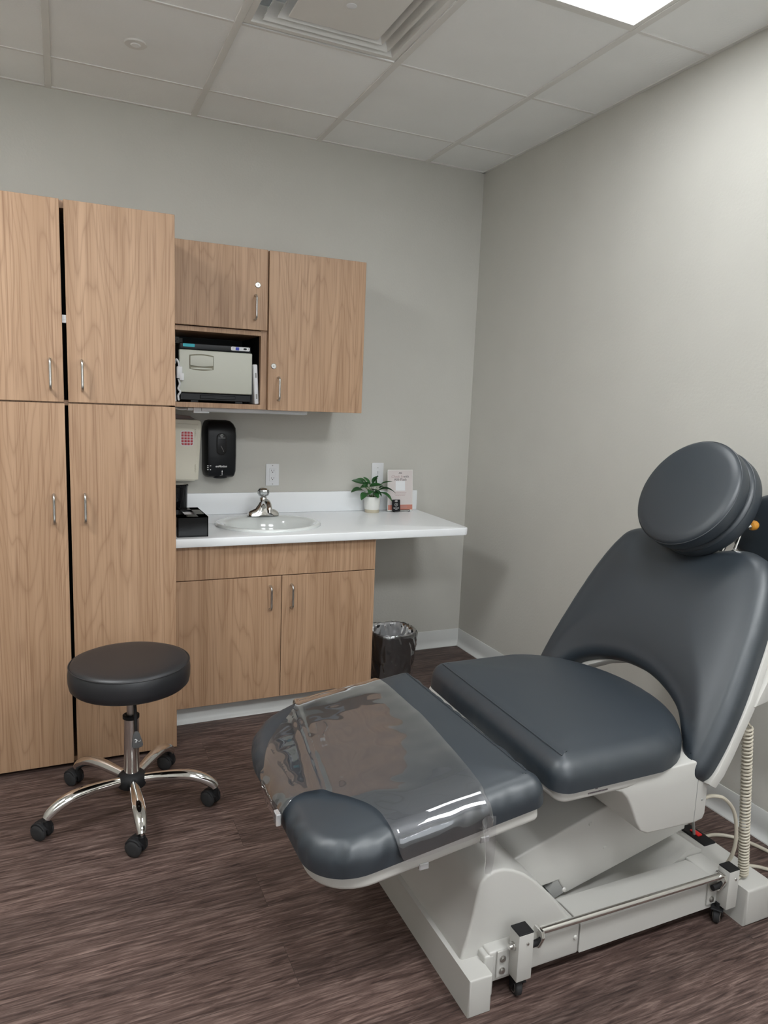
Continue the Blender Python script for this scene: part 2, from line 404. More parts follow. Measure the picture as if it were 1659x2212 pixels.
GX = [-.361-.61*k for k in range(-1, 6)]; GY = [-.3168-.61*k for k in range(-1, 8)]
bm = nb()
LIGHTS = [(0, 2), (4, 2), (0, 5), (2, 5)]
VENT = (1, 1)
def cell(k, j):
    return max(GX[k+2], XL), min(GX[k+1], 0), max(GY[j+2], YF), min(GY[j+1], 0)
for k in range(-1, 5):
    for j in range(-1, 7):
        if k+2 >= len(GX) or j+2 >= len(GY): continue
        x0, x1, y0, y1 = cell(k, j)
        if x1-x0 < .02 or y1-y0 < .02 or (k, j) in LIGHTS or (k, j) == VENT: continue
        box(bm, x0, y0, HC+.002, x1, y1, HC+.016, mi=1 if (k, j) == (1, 0) else 0)
box(bm, XL, YF, 2.95, 0, 0, 3.0)
box(bm, XL, YF, HC+.002, GX[-1], 0, HC+.016)
ceil = struct('ceiling', bm, [M['tile'], M['tile2']], 'white suspended ceiling of square tiles')
bm = nb()
for x in GX:
    if XL < x < 0: box(bm, x-.013, YF, HC-.004, x+.013, 0, HC+.012, .001, 1)
for y in GY:
    if YF < y < 0: box(bm, XL, y-.006, HC-.0015, 0, y+.006, HC+.012)
box(bm, XL, -.016, HC-.003, 0, 0, HC+.01); box(bm, -.016, YF, HC-.003, 0, 0, HC+.01)
g = obj('ceiling_grid', bm, M['grid'], ceil)

# =================================================================== CEILING FITTINGS
def troffer(k, j, label, lm='lamp'):
    x0, x1, y0, y1 = cell(k, j); cx, cy = (x0+x1)/2, (y0+y1)/2
    t = thing('ceiling_light', label, 'light', (cx, cy, HC), 'square ceiling light panels')
    bm = nb(); w = .028
    for a in ((x0+.013, y0+.006, x1-.013, y0+w), (x0+.013, y1-w, x1-.013, y1-.006), (x0+.013, y0+w, x0+w+.004, y1-w), (x1-w-.004, y0+w, x1-.013, y1-w)):
        box(bm, a[0], a[1], HC-.002, a[2], a[3], HC+.05, .001, 1)
    obj('frame', bm, M['grid'], t)
    bm = nb(); box(bm, x0+w+.004, y0+w, HC+.004, x1-w-.004, y1-w, HC+.012); obj('diffuser', bm, M[lm], t)
troffer(0, 2, 'lit square ceiling light panel near the right wall', 'lamp_near')
for k, j in LIGHTS[1:]:  # extra panels added out of view to brighten the room
    troffer(k, j, {(4, 2): 'added unseen ceiling light panel far left of the air vent', (0, 5): 'added unseen ceiling light panel behind the camera, right side', (2, 5): 'added unseen ceiling light panel behind the camera, left side'}[(k, j)])
# square air diffuser: stepped rings round a flat plaque
x0, x1, y0, y1 = cell(*VENT); cx, cy = (x0+x1)/2, (y0+y1)/2
t = thing('air_vent', 'white square stepped air vent in the ceiling', 'vent', (cx, cy, HC))
bm = nb(); hw = .29
def sqring(bm, a, za, b, zb, th=.002):
    v = []
    for (w, z) in ((a, za), (b, zb), (b, zb+th), (a, za+th)):
        v.append([bm.verts.new((cx+sx*w, cy+sy*w, z)) for sx, sy in ((-1, -1), (1, -1), (1, 1), (-1, 1))])
    for i in range(4):
        A, B = v[i], v[(i+1) % 4]
        for q in range(4): bm.faces.new((A[q], A[(q+1) % 4], B[(q+1) % 4], B[q]))
sqring(bm, .290, HC, .268, HC-.001); sqring(bm, .268, HC-.001, .245, HC+.045)
obj('outer_frame', bm, M['grid'], t)
bm = nb(); sqring(bm, .235, HC-.003, .205, HC+.05); obj('cone', bm, M['grid'], t)
bm = nb(); sqring(bm, .27, HC+.1, .0, HC+.11); obj('duct_plate', bm, M['grey'], t)
bm = nb(); sqring(bm, .195, HC-.004, .160, HC+.05); obj('cone', bm, M['grid'], t)
bm = nb(); box(bm, cx-.165, cy-.165, HC-.008, cx+.165, cy+.165, HC-.004, .0015, 1); obj('plaque', bm, M['grid'], t)
bm = nb(); lathe(bm, [(0, -.013), (.010, -.012), (.017, -.009), (.018, -.007), (0, -.007)], (cx, cy, HC), 24); obj('screw_cap', bm, M['whitep'], t)
t = thing('sprinkler_cover', 'small round white sprinkler cover in the ceiling', 'sprinkler', (-1.888, -.592, HC))
bm = nb(); lathe(bm, [(0, -.004), (.038, -.004), (.0405, -.002), (.0405, .002), (0, .002)], (-1.888, -.592, HC), 40); obj('cover_plate', bm, M['grid'], t)
bm = nb(); lathe(bm, [(0, -.0065), (.015, -.0065), (.0185, -.004), (0, -.004)], (-1.888, -.592, HC), 30); obj('cap', bm, M['tile'], t)

# =================================================================== CABINETS
def wire_pull(parent, x, y, z0, z1, d=.030, name='handle'):
    bm = nb(); r = .0048
    pts = [(x, y, z0), (x, y-d*.6, z0), (x, y-d, z0+.010), (x, y-d, z0+.03), (x, y-d, (z0+z1)/2), (x, y-d, z1-.03), (x, y-d, z1-.010), (x, y-d*.6, z1), (x, y, z1)]
    tube(bm, catmull(pts, 5), r, 12)
    return obj(name, bm, M['steel'], parent, 60)
def lock(parent, x, y, z):
    bm = nb(); R = Matrix.Rotation(PI/2, 4, 'X')
    lathe(bm, [(0, 0), (.0125, 0), (.0125, .0025), (.0105, .004), (.0085, .004), (.008, .0025), (.006, .0025), (.006, .0035), (0, .0035)], (x, y, z), 28, R)
    o = obj('lock', bm, M['steel'], parent)
    bm = nb(); box(bm, x-.0012, y-.0042, z-.003, x+.0012, y-.003, z+.003); obj('keyhole', bm, M['dark'], o)
def panel(name, parent, x0, x1, z0, z1, yf, th=.019, m='wood', bev=.0012):
    bm = nb(); box(bm, x0, yf, z0, x1, yf+th, z1, bev, 1); return obj(name, bm, M[m], parent)
# tall cabinet
t = thing('tall_cabinet', 'tall wood laminate cabinet with four doors, behind the round stool', 'cabinet', (-2.16, -.4, 0))
TX0, TXM, TX1, TY = -2.54, -2.157, -1.778, -.795
bm = nb()
for a in ((TX0, -.775, .012, TX0+.019, -.002, 2.08), (TX1-.019, -.775, .012, TX1, -.002, 2.08), (TX0, -.775, .012, TX1, -.002, .031),
          (TX0, -.775, 2.061, TX1, -.002, 2.087), (TX0, -.02, .012, TX1, -.002, 2.08), (TX0, -.775, 1.383, TX1, -.002, 1.401)):
    box(bm, *a)
obj('body', bm, M['wood'], t)
bm = nb(); box(bm, TX0+.01, -.74, 0, TX1-.01, -.01, .012); obj('plinth', bm, M['dark'], t)
bm = nb(); box(bm, TXM-.25, -.52, .031, TXM+.25, -.51, 1.383); box(bm, TXM-.25, -.52, 1.401, TXM+.25, -.51, 2.061); obj('gap_shade', bm, M['dark'], t)  # black sheets behind the door gap stand in for the shade inside
for nm, xa, xb, za, zb, hx, hz in (('door', TX0, TXM-.0075, 1.3945, 2.087, -2.207, 1.439), ('door', TXM+.0065, TX1, 1.3945, 2.087, -2.103, 1.439),
                                ('door', TX0, TXM-.0065, .014, 1.3895, -2.207, .957), ('door', TXM+.0055, TX1, .014, 1.3895, -2.103, .957)):
    d = panel(nm, t, xa, xb, za, zb, TY); wire_pull(d, hx, TY, hz, hz+.104)
bm = nb(); box(bm, TXM-.0075, -.785, 1.672, TXM+.0065, -.772, 1.7, .001, 1); box(bm, TXM-.0075, -.787, 1.6855, TXM+.0065, -.771, 1.6865); obj('hinge', bm, M['whitep'], t)
# wall cabinet with an open niche
t = thing('wall_cabinet', 'wood wall cabinet with one door above an open niche', 'cabinet', (-1.55, -.2, 1.386), 'wood wall cabinets')
UX0, UX1, UF = -1.776, -1.318, -.381
bm = nb()
box(bm, UX0, UF, 1.386, UX0+.019, -.002, 2.085); box(bm, UX1-.027, UF, 1.386, UX1, -.002, 2.085)
a_, b_ = UX0+.019, UX1-.027; box(bm, a_, UF, 1.386, b_, -.002, 1.407); box(bm, a_, UF, 1.714, b_, -.002, 1.734); box(bm, a_, UF, 2.066, b_, -.002, 2.085)
obj('body', bm, M['wood'], t)
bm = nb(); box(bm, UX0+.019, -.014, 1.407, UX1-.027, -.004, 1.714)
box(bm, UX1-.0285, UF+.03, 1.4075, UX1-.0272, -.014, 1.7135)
obj('shaded_niche_back', bm, M['blackm'], t)  # niche back and right lining, blackened for the low light inside
d = panel('door', t, UX0, -1.3215, 1.737, 2.085, -.4); wire_pull(d, -1.3785, -.4, 1.782, 1.884); lock(d, -1.367, -.4, 1.931)
t = thing('wall_cabinet', 'wood wall cabinet with one full height door, right of the niche cabinet', 'cabinet', (-1.08, -.2, 1.386), 'wood wall cabinets')
bm = nb(); box(bm, -1.3165, UF, 1.386, -.853, -.002, 2.085, .001, 1); obj('body', bm, M['wood'], t)
d = panel('door', t, -1.3150, -.851, 1.384, 2.085, -.4); wire_pull(d, -1.268, -.4, 1.431, 1.533); lock(d, -1.290, -.4, 1.583)
# under-cabinet light strip
t = thing('under_cabinet_light', 'thin white light strip under the wall cabinets', 'light', (-1.35, -.3, 1.386))
bm = nb(); box(bm, -1.60, -.335, 1.368, -1.103, -.285, 1.3855, .003, 2); obj('housing', bm, M['whitep'], t)
bm = nb(); box(bm, -1.59, -.325, 1.3655, -1.11, -.295, 1.369, .001, 1); obj('lens', bm, M['base'], t)
bm = nb(); box(bm, -1.635, -.33, 1.360, -1.565, -.29, 1.3855, .003, 2); box(bm, -1.66, -.325, 1.370, -1.635, -.30, 1.382, .002, 1)
tube(bm, catmull([(-1.66, -.31, 1.376), (-1.69, -.31, 1.374), (-1.72, -.30, 1.380), (-1.75, -.29, 1.379)], 5), .004, 8); obj('plug', bm, M['whitep'], t)
# base cabinet
t = thing('base_cabinet', 'wood sink base cabinet with two doors under the white counter', 'cabinet', (-1.31, -.3, 0))
BX0, BXM, BX1, BF = -1.774, -1.294, -.841, -.61
bm = nb()
for a in ((BX0, -.59, .09, BX0+.019, -.002, .808), (BX1-.019, -.59, .09, BX1, -.002, .808), (BX0, -.59, .09, BX1, -.002, .109), (BX0, -.012, .09, BX1, -.002, .808),
          (BX0, -.59, .79, BX1, -.56, .808)): box(bm, *a)
obj('body', bm, M['wood'], t)
bm = nb(); box(bm, BX0, -.550, 0, BX1-.0, -.02, .0895); obj('plinth', bm, M['wood'], t)
bm = nb(); prism(bm, [(y-.55, z*.875) for y, z in base_profile(-1, 0)], 'x', BX0, BX1-.002); obj('toe_kick_base', bm, M['base'], t)
panel('top_panel', t, BX0, BX1, .660, .808, BF)
for xa, xb, hx in ((BX0, BXM-.0015, -1.348), (BXM+.0015, BX1, -1.250)):
    d = panel('door', t, xa, xb, .09, .6565, BF); wire_pull(d, hx, BF, .508, .614)

# =================================================================== COUNTER, SINK, FAUCET
def plate_hole(bm, outer, hole, z0, z1):
    n, m = len(outer), len(hole); pts = [Vector(p) for p in outer+hole]
    ed = [(i, (i+1) % n) for i in range(n)]+[(n+i, n+(i+1) % m) for i in range(m)]
    vo, e, fa, ov, oe, of = geometry.delaunay_2d_cdt(pts, ed, [], 0, 1e-6)
    hx = sum(p[0] for p in hole)/m; hy = sum(p[1] for p in hole)/m; rx = max(abs(p[0]-hx) for p in hole); ry = max(abs(p[1]-hy) for p in hole)
    vt = [bm.verts.new((v.x, v.y, z1)) for v in vo]; vb = [bm.verts.new((v.x, v.y, z0)) for v in vo]
    for f in fa:
        c = sum((vo[i] for i in f), Vector((0, 0)))/len(f)
        if ((c.x-hx)/rx)**2+((c.y-hy)/ry)**2 < .97: continue
        ox = c.x > max(p[0] for p in outer)
        bm.faces.new([vt[i] for i in f]); bm.faces.new([vb[i] for i in reversed(f)])
    for i in range(n): bm.faces.new((vt[i], vt[(i+1) % n], vb[(i+1) % n], vb[i]))
    for i in range(m): bm.faces.new((vt[n+i], vt[n+(i+1) % m], vb[n+(i+1) % m], vb[n+i]))
ZC = .846
t = thing('countertop', 'white laminate countertop over the sink cabinet', 'countertop', (-1.06, -.32, ZC))
CF = -.641
hole = [(-1.29+.232*math.cos(2*PI*i/64), -.355+.205*math.sin(2*PI*i/64)) for i in range(64)]
outer = [(-1.776, -.002), (-1.776, CF)]+[(-.353-.03+.03*math.cos(a), CF+.03+.03*math.sin(a)) for a in [(-90+15*i)*PI/180 for i in range(7)]]+[(-.336, -.002)]
bm = nb(); plate_hole(bm, outer, hole, ZC-.037, ZC)
bmesh.ops.recalc_face_normals(bm, faces=bm.faces[:])
es = [e for e in bm.edges if e.is_manifold and abs(e.verts[0].co.z-e.verts[1].co.z) < 1e-6 and e.calc_face_angle(0) > 1 and all(v.co.y < -.55 or v.co.x > -.40 for v in e.verts) and all(((v.co.x+1.29)/.232)**2+((v.co.y+.355)/.205)**2 > 1.1 for v in e.verts)]
bmesh.ops.bevel(bm, geom=es, offset=.004, segments=3, profile=.5, affect='EDGES')
obj('top', bm, M['white'], t, 30)
bm = nb(); box(bm, -1.776, -.0215, ZC+.0003, -.336, -.002, .955, .003, 2); tag(obj('backsplash', bm, M['white']), 'white laminate backsplash strip along the wall behind the counter', 'backsplash')
t = thing('sink', 'white oval drop-in sink set in the white countertop', 'sink', (-1.29, -.355, ZC))
bm = nb(); new = []
prof = [(1.0, ZC+.0005, 0), (1.0, ZC+.007, 0), (.975, ZC+.0125, 0), (.93, ZC+.0135, 0), (.89, ZC+.0105, -.004), (.86, ZC+.008, -.012), (.83, ZC+.004, -.018), (.80, ZC-.01, -.02), (.77, ZC-.04, -.02), (.70, ZC-.09, -.02), (.56, ZC-.128, -.02), (.34, ZC-.145, -.02), (.09, ZC-.150, -.02)]
rings = []
for r, z, dy in prof: rings.append([bm.verts.new((-1.29+.25*r*math.cos(2*PI*i/72), -.355+dy+(.222 if r > .87 else .222*(1-(.9-r)*.25))*r*math.sin(2*PI*i/72), z)) for i in range(72)])
for A, B in zip(rings, rings[1:]):
    for i in range(72): bm.faces.new((A[i], A[(i+1) % 72], B[(i+1) % 72], B[i]))
bm.faces.new(rings[-1])
obj('basin', bm, M['porc'], t, 50)
bm = nb(); lathe(bm, [(0, .002), (.014, .002), (.021, .004), (.0225, 0)], (-1.29, -.375, ZC-.150), 28); obj('drain', bm, M['chrome'], t)
FX, FY, FZ = -1.268, -.168, ZC+.0135
t = thing('faucet', 'chrome faucet with a clear round knob behind the white sink', 'faucet', (FX, FY, FZ))
bm = nb()
# winged base: sections along x
rings = []
for sx, hz, wy in ((-.078, .010, .012), (-.074, .020, .020), (-.06, .028, .024), (-.04, .036, .026), (-.024, .058, .027), (-.012, .078, .027), (0, .083, .027), (.012, .078, .027), (.024, .058, .027), (.04, .036, .026), (.06, .028, .024), (.074, .020, .020), (.078, .010, .012)):
    rings.append([bm.verts.new((FX+sx, FY+wy*math.cos(a), FZ+(hz*math.sin(a) if True else 0))) for a in [PI*i/12 for i in range(13)]])
for A, B in zip(rings, rings[1:]):
    for i in range(12): bm.faces.new((A[i], A[i+1], B[i+1], B[i]))
    bm.faces.new((A[12], A[0], B[0], B[12]))
bm.faces.new(rings[0]); bm.faces.new(list(reversed(rings[-1])))
obj('body', bm, M['chrome'], t, 60)
bm = nb(); pts = catmull([(FX, FY-.012, FZ+.050), (FX, FY-.045, FZ+.072), (FX, FY-.085, FZ+.070), (FX, FY-.112, FZ+.052), (FX, FY-.120, FZ+.040)], 6)
tube(bm, pts, [.019-.0055*i/(len(pts)-1) for i in range(len(pts))], 18, ry=[.017-.003*i/(len(pts)-1) for i in range(len(pts))])
cyl(bm, (FX, FY-.119, FZ+.046), (FX, FY-.121, FZ+.030), .0115, n=20); obj('spout', bm, M['chrome'], t, 50)
bm = nb(); lathe(bm, [(.018, .068), (.019, .085), (.017, .09), (.012, .092), (.010, .098), (0, .098)], (FX, FY, FZ), 28); obj('collar', bm, M['chrome'], t)
bm = nb(); prof = [(0, .094), (.017, .095), (.026, .102), (.030, .112), (.030, .124), (.026, .131), (0, .131)]
v = lathe(bm, prof, (FX, FY, FZ), 10); kn = obj('knob', bm, film_mat('acrylic', 3.5, (.86, .89, .9), .12, .05), t, 20)
bm = nb(); lathe(bm, [(0, .141), (.014, .140), (.024, .135), (.027, .130), (0, .130)], (FX, FY, FZ), 28); obj('knob_cap', bm, M['chrome'], kn)

# =================================================================== THINGS IN THE NICHE
t = thing('towel_warmer', 'cream and black towel warmer cabinet in the open niche', 'towel warmer', (-1.535, -.2, 1.407))
WX0, WX1, WY = -1.700, -1.377, -.355
bm = nb(); box(bm, WX0+.004, WY+.02, 1.416, WX1-.004, -.06, 1.664, .006, 3); obj('body', bm, M['blackm'], t)
bm = nb(); box(bm, WX0+.002, WY+.003, 1.6365, WX1-.006, WY+.03, 1.664, .004, 3); obj('control_panel', bm, M['blackp'], t)
bm = nb(); box(bm, WX0, WY, 1.450, WX1, WY+.022, 1.635, .005, 3)
d = obj('door', bm, M['ivory'], t)
hx0, hx1, hz0, hz1 = -1.657, -1.551, 1.553, 1.613
def pillow_poly(x0, x1, z0, z1, b, k=10):
    top = [(x0+(x1-x0)*i/k, z1+b*math.sin(PI*i/k)) for i in range(k+1)]; bot = [(x1-(x1-x0)*i/k, z0-b*math.sin(PI*i/k)) for i in range(k+1)]
    return bot[::-1][:0]+bot+top
bm = nb(); prism(bm, pillow_poly(hx0, hx1, hz0, hz1, .006), 'y', WY-.0012, WY+.001, .0005, 1); r = obj('handle_recess', bm, mat('recess_olive', (.22, .21, .15), .6), d)
bm = nb(); prism(bm, pillow_poly(hx0+.003, hx1-.003, hz0+.016, hz1-.005, .005), 'y', WY-.006, WY-.001, .002, 2); obj('handle_grip', bm, M['ivory'], d)
bm = nb(); prism(bm, pillow_poly(hx0+.006, hx1-.006, hz0+.001, hz0+.005, .002), 'y', WY-.003, WY-.001, .001, 2); obj('handle_lip', bm, M['ivory'], d)
bm = nb(); box(bm, WX0+.005, WY+.006, 1.417, WX1-.004, WY+.03, 1.447, .002, 1); box(bm, WX0+.09, WY+.003, 1.424, WX1-.075, WY+.01, 1.441, .002, 1)
for x in (WX0+.05, WX1-.075): box(bm, x, WY+.012, 1.4075, x+.035, WY+.04, 1.418, .002, 1)
obj('drip_tray', bm, M['blackp'], t)
bm = nb(); prism(bm, rrect(-1.684, 1.6475, -1.633, 1.6605, .003, 4), 'y', WY+.0012, WY+.0032); obj('badge', bm, M['teal'], t)
bm = nb(); prism(bm, rrect(-1.474, 1.6435, -1.389, 1.6605, .005, 4), 'y', WY+.0012, WY+.0032); p = obj('button_plate', bm, M['whitep'], t)
bm = nb(); box(bm, -1.4535, WY-.001, 1.6455, -1.4375, WY+.0015, 1.6585, .0005, 1); obj('power_button', bm, M['blue'], p)
bm = nb(); prism(bm, rrect(-1.418, 1.6485, -1.403, 1.6565, .0038, 5), 'y', WY-.001, WY+.0015); obj('rocker_switch', bm, M['blackp'], p)
bm = nb()
for x, z, w in ((-1.468, 1.655, .010), (-1.468, 1.6505, .008), (-1.4275, 1.6528, .0022), (-1.397, 1.656, .005), (-1.397, 1.651, .005)): box(bm, x, WY+.0008, z-.0007, x+w, WY+.0013, z+.0007)
split('printed_mark', bm, M['ink'], p)
t = thing('white_slim_box', 'slim white device standing upright right of the towel warmer', 'device', (-1.3565, -.25, 1.407))
Mx = Matrix.Translation((-1.3565, -.24, 1.408)) @ Matrix.Rotation(math.radians(-3), 4, 'Y')
bm = nb(); box(bm, -.0105, -.125, 0, .0105, .1, .180, .006, 4, Mx); obj('case', bm, M['whitep'], t)
bm = nb()
for z in (.025, .120): box(bm, -.003, -.1264, z, .004, -.1245, z+.022, .0006, 1, Mx)
split('side_clip', bm, M['grey'], t)
t = thing('foam_board', 'thin white board standing at the left side of the niche', 'board', (-1.725, -.25, 1.407))
Mx = Matrix.Translation((-1.7195, -.24, 1.408)) @ Matrix.Rotation(math.radians(-2.2), 4, 'Y')
bm = nb(); box(bm, -.005, -.14, 0, .004, .1, .245, .002, 2, Mx); obj('board', bm, M['whitep'], t)
t = thing('power_adapter', 'white power adapters with cable in front of the towel warmer left edge', 'adapter', (-1.70, -.375, 1.43))
bm = nb(); box(bm, -1.713, -.379, 1.508, -1.690, -.357, 1.560, .004, 2); box(bm, -1.703, -.380, 1.500, -1.683, -.362, 1.532, .003, 2); obj('plug_body', bm, M['whitep'], t)
bm = nb(); tube(bm, catmull([(-1.705, -.366, 1.505), (-1.700, -.371, 1.485), (-1.706, -.367, 1.465), (-1.698, -.371, 1.450), (-1.706, -.366, 1.435), (-1.704, -.364, 1.413)], 6), .0042, 8)
tube(bm, catmull([(-1.703, -.365, 1.556), (-1.705, -.368, 1.575), (-1.713, -.362, 1.59), (-1.715, -.34, 1.575)], 6), .004, 8); split('cable', bm, M['whitep'], t)
def outlet(name, label, x, z, y=0, kind='outlet', m='whitep', w=.0705, h=.1145, group=None):
    t = thing(name, label, 'outlet' if kind == 'outlet' else 'switch', (x, y, z), 'wall outlets' if kind == 'outlet' else None)
    bm = nb(); box(bm, x-w/2, y-.006, z-h/2, x+w/2, y-.0005, z+h/2, .002, 2); obj('cover_plate', bm, M[m], t)
    if kind == 'outlet':
        bm = nb(); box(bm, x-.0165, y-.0085, z-.0335, x+.0165, y-.005, z+.0335, .001, 1); f = obj('receptacle', bm, M[m], t)
        bm = nb()
        for s in (1, -1):
            zc = z+s*.0195
            for dx in (-.0065, .0065): box(bm, x+dx-.0009, y-.0089, zc-.001, x+dx+.0009, y-.0083, zc+.007)
            v = cyl(bm, (x, y-.0089, zc-.006), (x, y-.0083, zc-.006), .0024, n=12)
        split('slot', bm, M['dark'], f)
        bm = nb()
        for s in (1, -1): cyl(bm, (x, y-.0064, z+s*.0485), (x, y-.0058, z+s*.0485), .0028, n=12)
        split('screw', bm, M['grey'], t)
    else:
        bm = nb(); prism(bm, [(y-.006, z+.012), (y-.014, z+.012), (y-.010, z-.004), (y-.006, z-.004)], 'x', x-.005, x+.005, .0008, 1); obj('toggle', bm, M[m], t)
        bm = nb()
        for s in (1, -1): cyl(bm, (x, y-.0066, z+s*.03), (x, y-.0058, z+s*.03), .0028, n=12)
        split('screw', bm, M['grey'], t)
    return t
outlet('wall_outlet', 'white double outlet on the wall above the sink', -1.179, 1.0455)
outlet('wall_switch', 'white switch plate on the wall behind the potted plant', -.580, 1.052, kind='switch')
t = outlet('wall_outlet', 'grey outlet with a black plug at the back of the dark niche', -1.668, 1.678, y=-.014, m='grey', h=.06, w=.065)
bm = nb(); box(bm, -1.682, -.050, 1.655, -1.655, -.0235, 1.682, .004, 2); obj('plug', bm, M['blackp'], t)

# =================================================================== WALL DISPENSERS
t = thing('towel_dispenser', 'black automatic dispenser on the wall left of the outlet', 'dispenser', (-1.465, 0, 1.18))
bm = nb()
DX0, DX1 = -1.541, -1.386
sec = []
for z, a, b, d in ((1.041, .014, .012, .070), (1.050, .006, .006, .088), (1.075, 0, .001, .100), (1.15, 0, 0, .104), (1.25, 0, 0, .102), (1.285, .001, .002, .098), (1.305, .006, .012, .088), (1.318, .014, .024, .072), (1.3225, .03, .038, .05)):
    x0, x1 = DX0+a, DX1-b; r = .018
    sec.append([(x0, -.001, z), (x0, -d*.45, z), (x0+.006, -d*.8, z), (x0+.014, -d*.97, z), (x0+.024, -d, z), ((x0+x1)/2, -d-.001, z), (x1-.02, -d, z), (x1-.008, -d*.95, z), (x1-.001, -d*.8, z), (x1, -d*.45, z), (x1, -.001, z)])
R = [[bm.verts.new(p) for p in s] for s in sec]
for A, B in zip(R, R[1:]):
    for i in range(len(A)-1): bm.faces.new((A[i], A[i+1], B[i+1], B[i]))
    bm.faces.new((A[-1], A[0], B[0], B[-1]))
bm.faces.new(R[0]); bm.faces.new(list(reversed(R[-1])))
obj('cover', bm, M['blackp'], t, 30)
bm = nb(); v = lathe(bm, [(0, -.006), (.028, -.004), (.036, 0), (.037, .008), (0, .008)], (-1.462, -.062, 1.040), 28, sy=.8); obj('sensor_chin', bm, M['blackp'], t)
wx = -1.463
bm = nb(); prism(bm, rrect(wx-.025, 1.152, wx+.025, 1.262, .0245, 8), 'y', -.1065, -.103, .001, 1); w = obj('window_ring', bm, M['dark'], t)
bm = nb(); prism(bm, rrect(wx-.022, 1.155, wx+.022, 1.259, .0215, 8), 'y', -.1075, -.104, .0008, 1); obj('window', bm, M['blackg'], w)
bm = nb(); tube(bm, [(wx+.002-.006, -.108, 1.200), (wx+.010, -.108, 1.170)], .0009, 6); obj('gauge_needle', bm, M['grey'], w)
bm = nb(); lathe(bm, [(.0045, 0), (.0072, 0), (.0072, .0005), (.0045, .0005), (.0045, 0)], (wx, -.1077, 1.249), 24, Matrix.Rotation(PI/2, 4, 'X'))
box(bm, wx-.002, -.1082, 1.2475, wx+.002, -.1077, 1.2505); box(bm, wx-.0165, -.1082, 1.2365, wx+.0165, -.1077, 1.2385); obj('emblem', bm, M['grey'], w)
text('lettering', 'enMotion', .0145, face_mx(wx-.002, -.1045, 1.0985), M['inkw'], t, bold=.0003, shear=.25)
bm = nb()
for (x, z, a, b) in ((-.0665, 1.101, .0042, .0022), (-.0665, 1.092, .0042, .0022), (-.0665, 1.082, .0042, .0022), (-.054, 1.101, .0042, .002), (-.054, 1.082, .0028, .0028)):
    prism(bm, [(wx+x+a*math.cos(q), z+b*math.sin(q)) for q in [2*PI*i/12 for i in range(12)]], 'y', -.1042, -.1025)
prism(bm, [(wx+.001, 1.058), (wx+.006, 1.058), (wx+.0038, 1.066), (wx+.0062, 1.073), (wx+.0035, 1.0805), (wx+.0008, 1.073), (wx+.0028, 1.066)], 'y', -.1015, -.0995)
prism(bm, [(wx-.006, 1.0520), (wx+.006, 1.0520), (wx+.013, 1.0550), (wx+.006, 1.0570), (wx-.004, 1.0555)], 'y', -.0905, -.0885)
split('icon', bm, M['inkw'], t)
t = thing('glove_box_holder', 'cream plastic wall box with a red grid sticker beside the tall cabinet', 'box', (-1.67, 0, 1.18))
bm = nb(); prism(bm, [(-1.776, 1.030), (-1.595, 1.030), (-1.593, 1.034), (-1.578, 1.035), (-1.563, 1.300), (-1.566, 1.315), (-1.576, 1.322), (-1.776, 1.326)], 'y', -.120, -.001, .004, 3); obj('case', bm, M['cream'], t)
bm = nb(); prism(bm, [(-1.770, 1.036), (-1.592, 1.036), (-1.579, 1.30), (-1.770, 1.31)], 'y', -.1225, -.1195, .0012, 1); dd = obj('door', bm, M['cream'], t)
bm = nb()
for z in (1.075, 1.245):
    for q in (0, .012, .024): box(bm, -1.5955, -.126, z+q, -1.5885, -.121, z+q+.010, .0015, 1)
    prism(bm, [(-1.5955, z-.002), (-1.5885, z-.002), (-1.592, z-.009)], 'y', -.126, -.121)
split('hinge', bm, M['cream'], dd)
gx0, gx1, gz0, gz1 = -1.6595, -1.603, 1.2000, 1.2680
bm = nb(); prism(bm, rrect(gx0-.002, gz0-.002, gx1+.002, gz1+.002, .012, 6), 'y', -.1232, -.1222); s = obj('sticker', bm, M['whitep'], dd)
bm = nb(); cw = (gx1-gx0)/4; ch = (gz1-gz0)/5; g_ = .0015
for i in range(4):
    for j in range(5):
        r = [.0001]*4
        if (i, j) == (0, 0): r[0] = .009
        if (i, j) == (3, 0): r[1] = .009
        if (i, j) == (3, 4): r[2] = .009
        if (i, j) == (0, 4): r[3] = .009
        prism(bm, rrect(gx0+i*cw+g_, gz0+j*ch+g_, gx0+(i+1)*cw-g_, gz0+(j+1)*ch-g_, r, 5), 'y', -.1238, -.1231)
obj('red_grid', bm, M['red'], s)
def paper_sheet(bm, cx, cy, z, w, l, rot, seed, th=.0006, curl=.01):
    """creased sheet; its back edge rises, so the printed side faces the room"""
    n = 12; R = Matrix.Translation((cx, cy, z)) @ Matrix.Rotation(rot, 4, 'Z'); g = []
    for i in range(n+1):
        g.append([bm.verts.new(R @ Vector((w*(i/n-.5), l*(j/n-.5), curl*(j/n)**1.2*(1-.75*i/n)*(1+.25*math.sin(seed+i*.5))+.0015*noise.noise(Vector((i*.3, j*.3, seed)))))) for j in range(n+1)])
    for i in range(n):
        for j in range(n): bm.faces.new((g[i][j], g[i+1][j], g[i+1][j+1], g[i][j+1]))
t = thing('folded_paper', 'folded lilac paper lying on top of the cream wall box', 'paper', (-1.66, -.07, 1.327))
for k, (cx, cy, z, rot) in enumerate(((-1.652, -.078, 1.3272, .16), (-1.664, -.080, 1.3300, -.10))):
    bm = nb(); paper_sheet(bm, cx, cy, z, .115, .075, rot, k*1.7, curl=.024)
    bmesh.ops.recalc_face_normals(bm, faces=bm.faces[:])
    if sum(f.normal.z for f in bm.faces) < 0: bmesh.ops.reverse_faces(bm, faces=bm.faces[:])
    obj('sheet', bm, M['lilac'], t, 80, recalc=False)

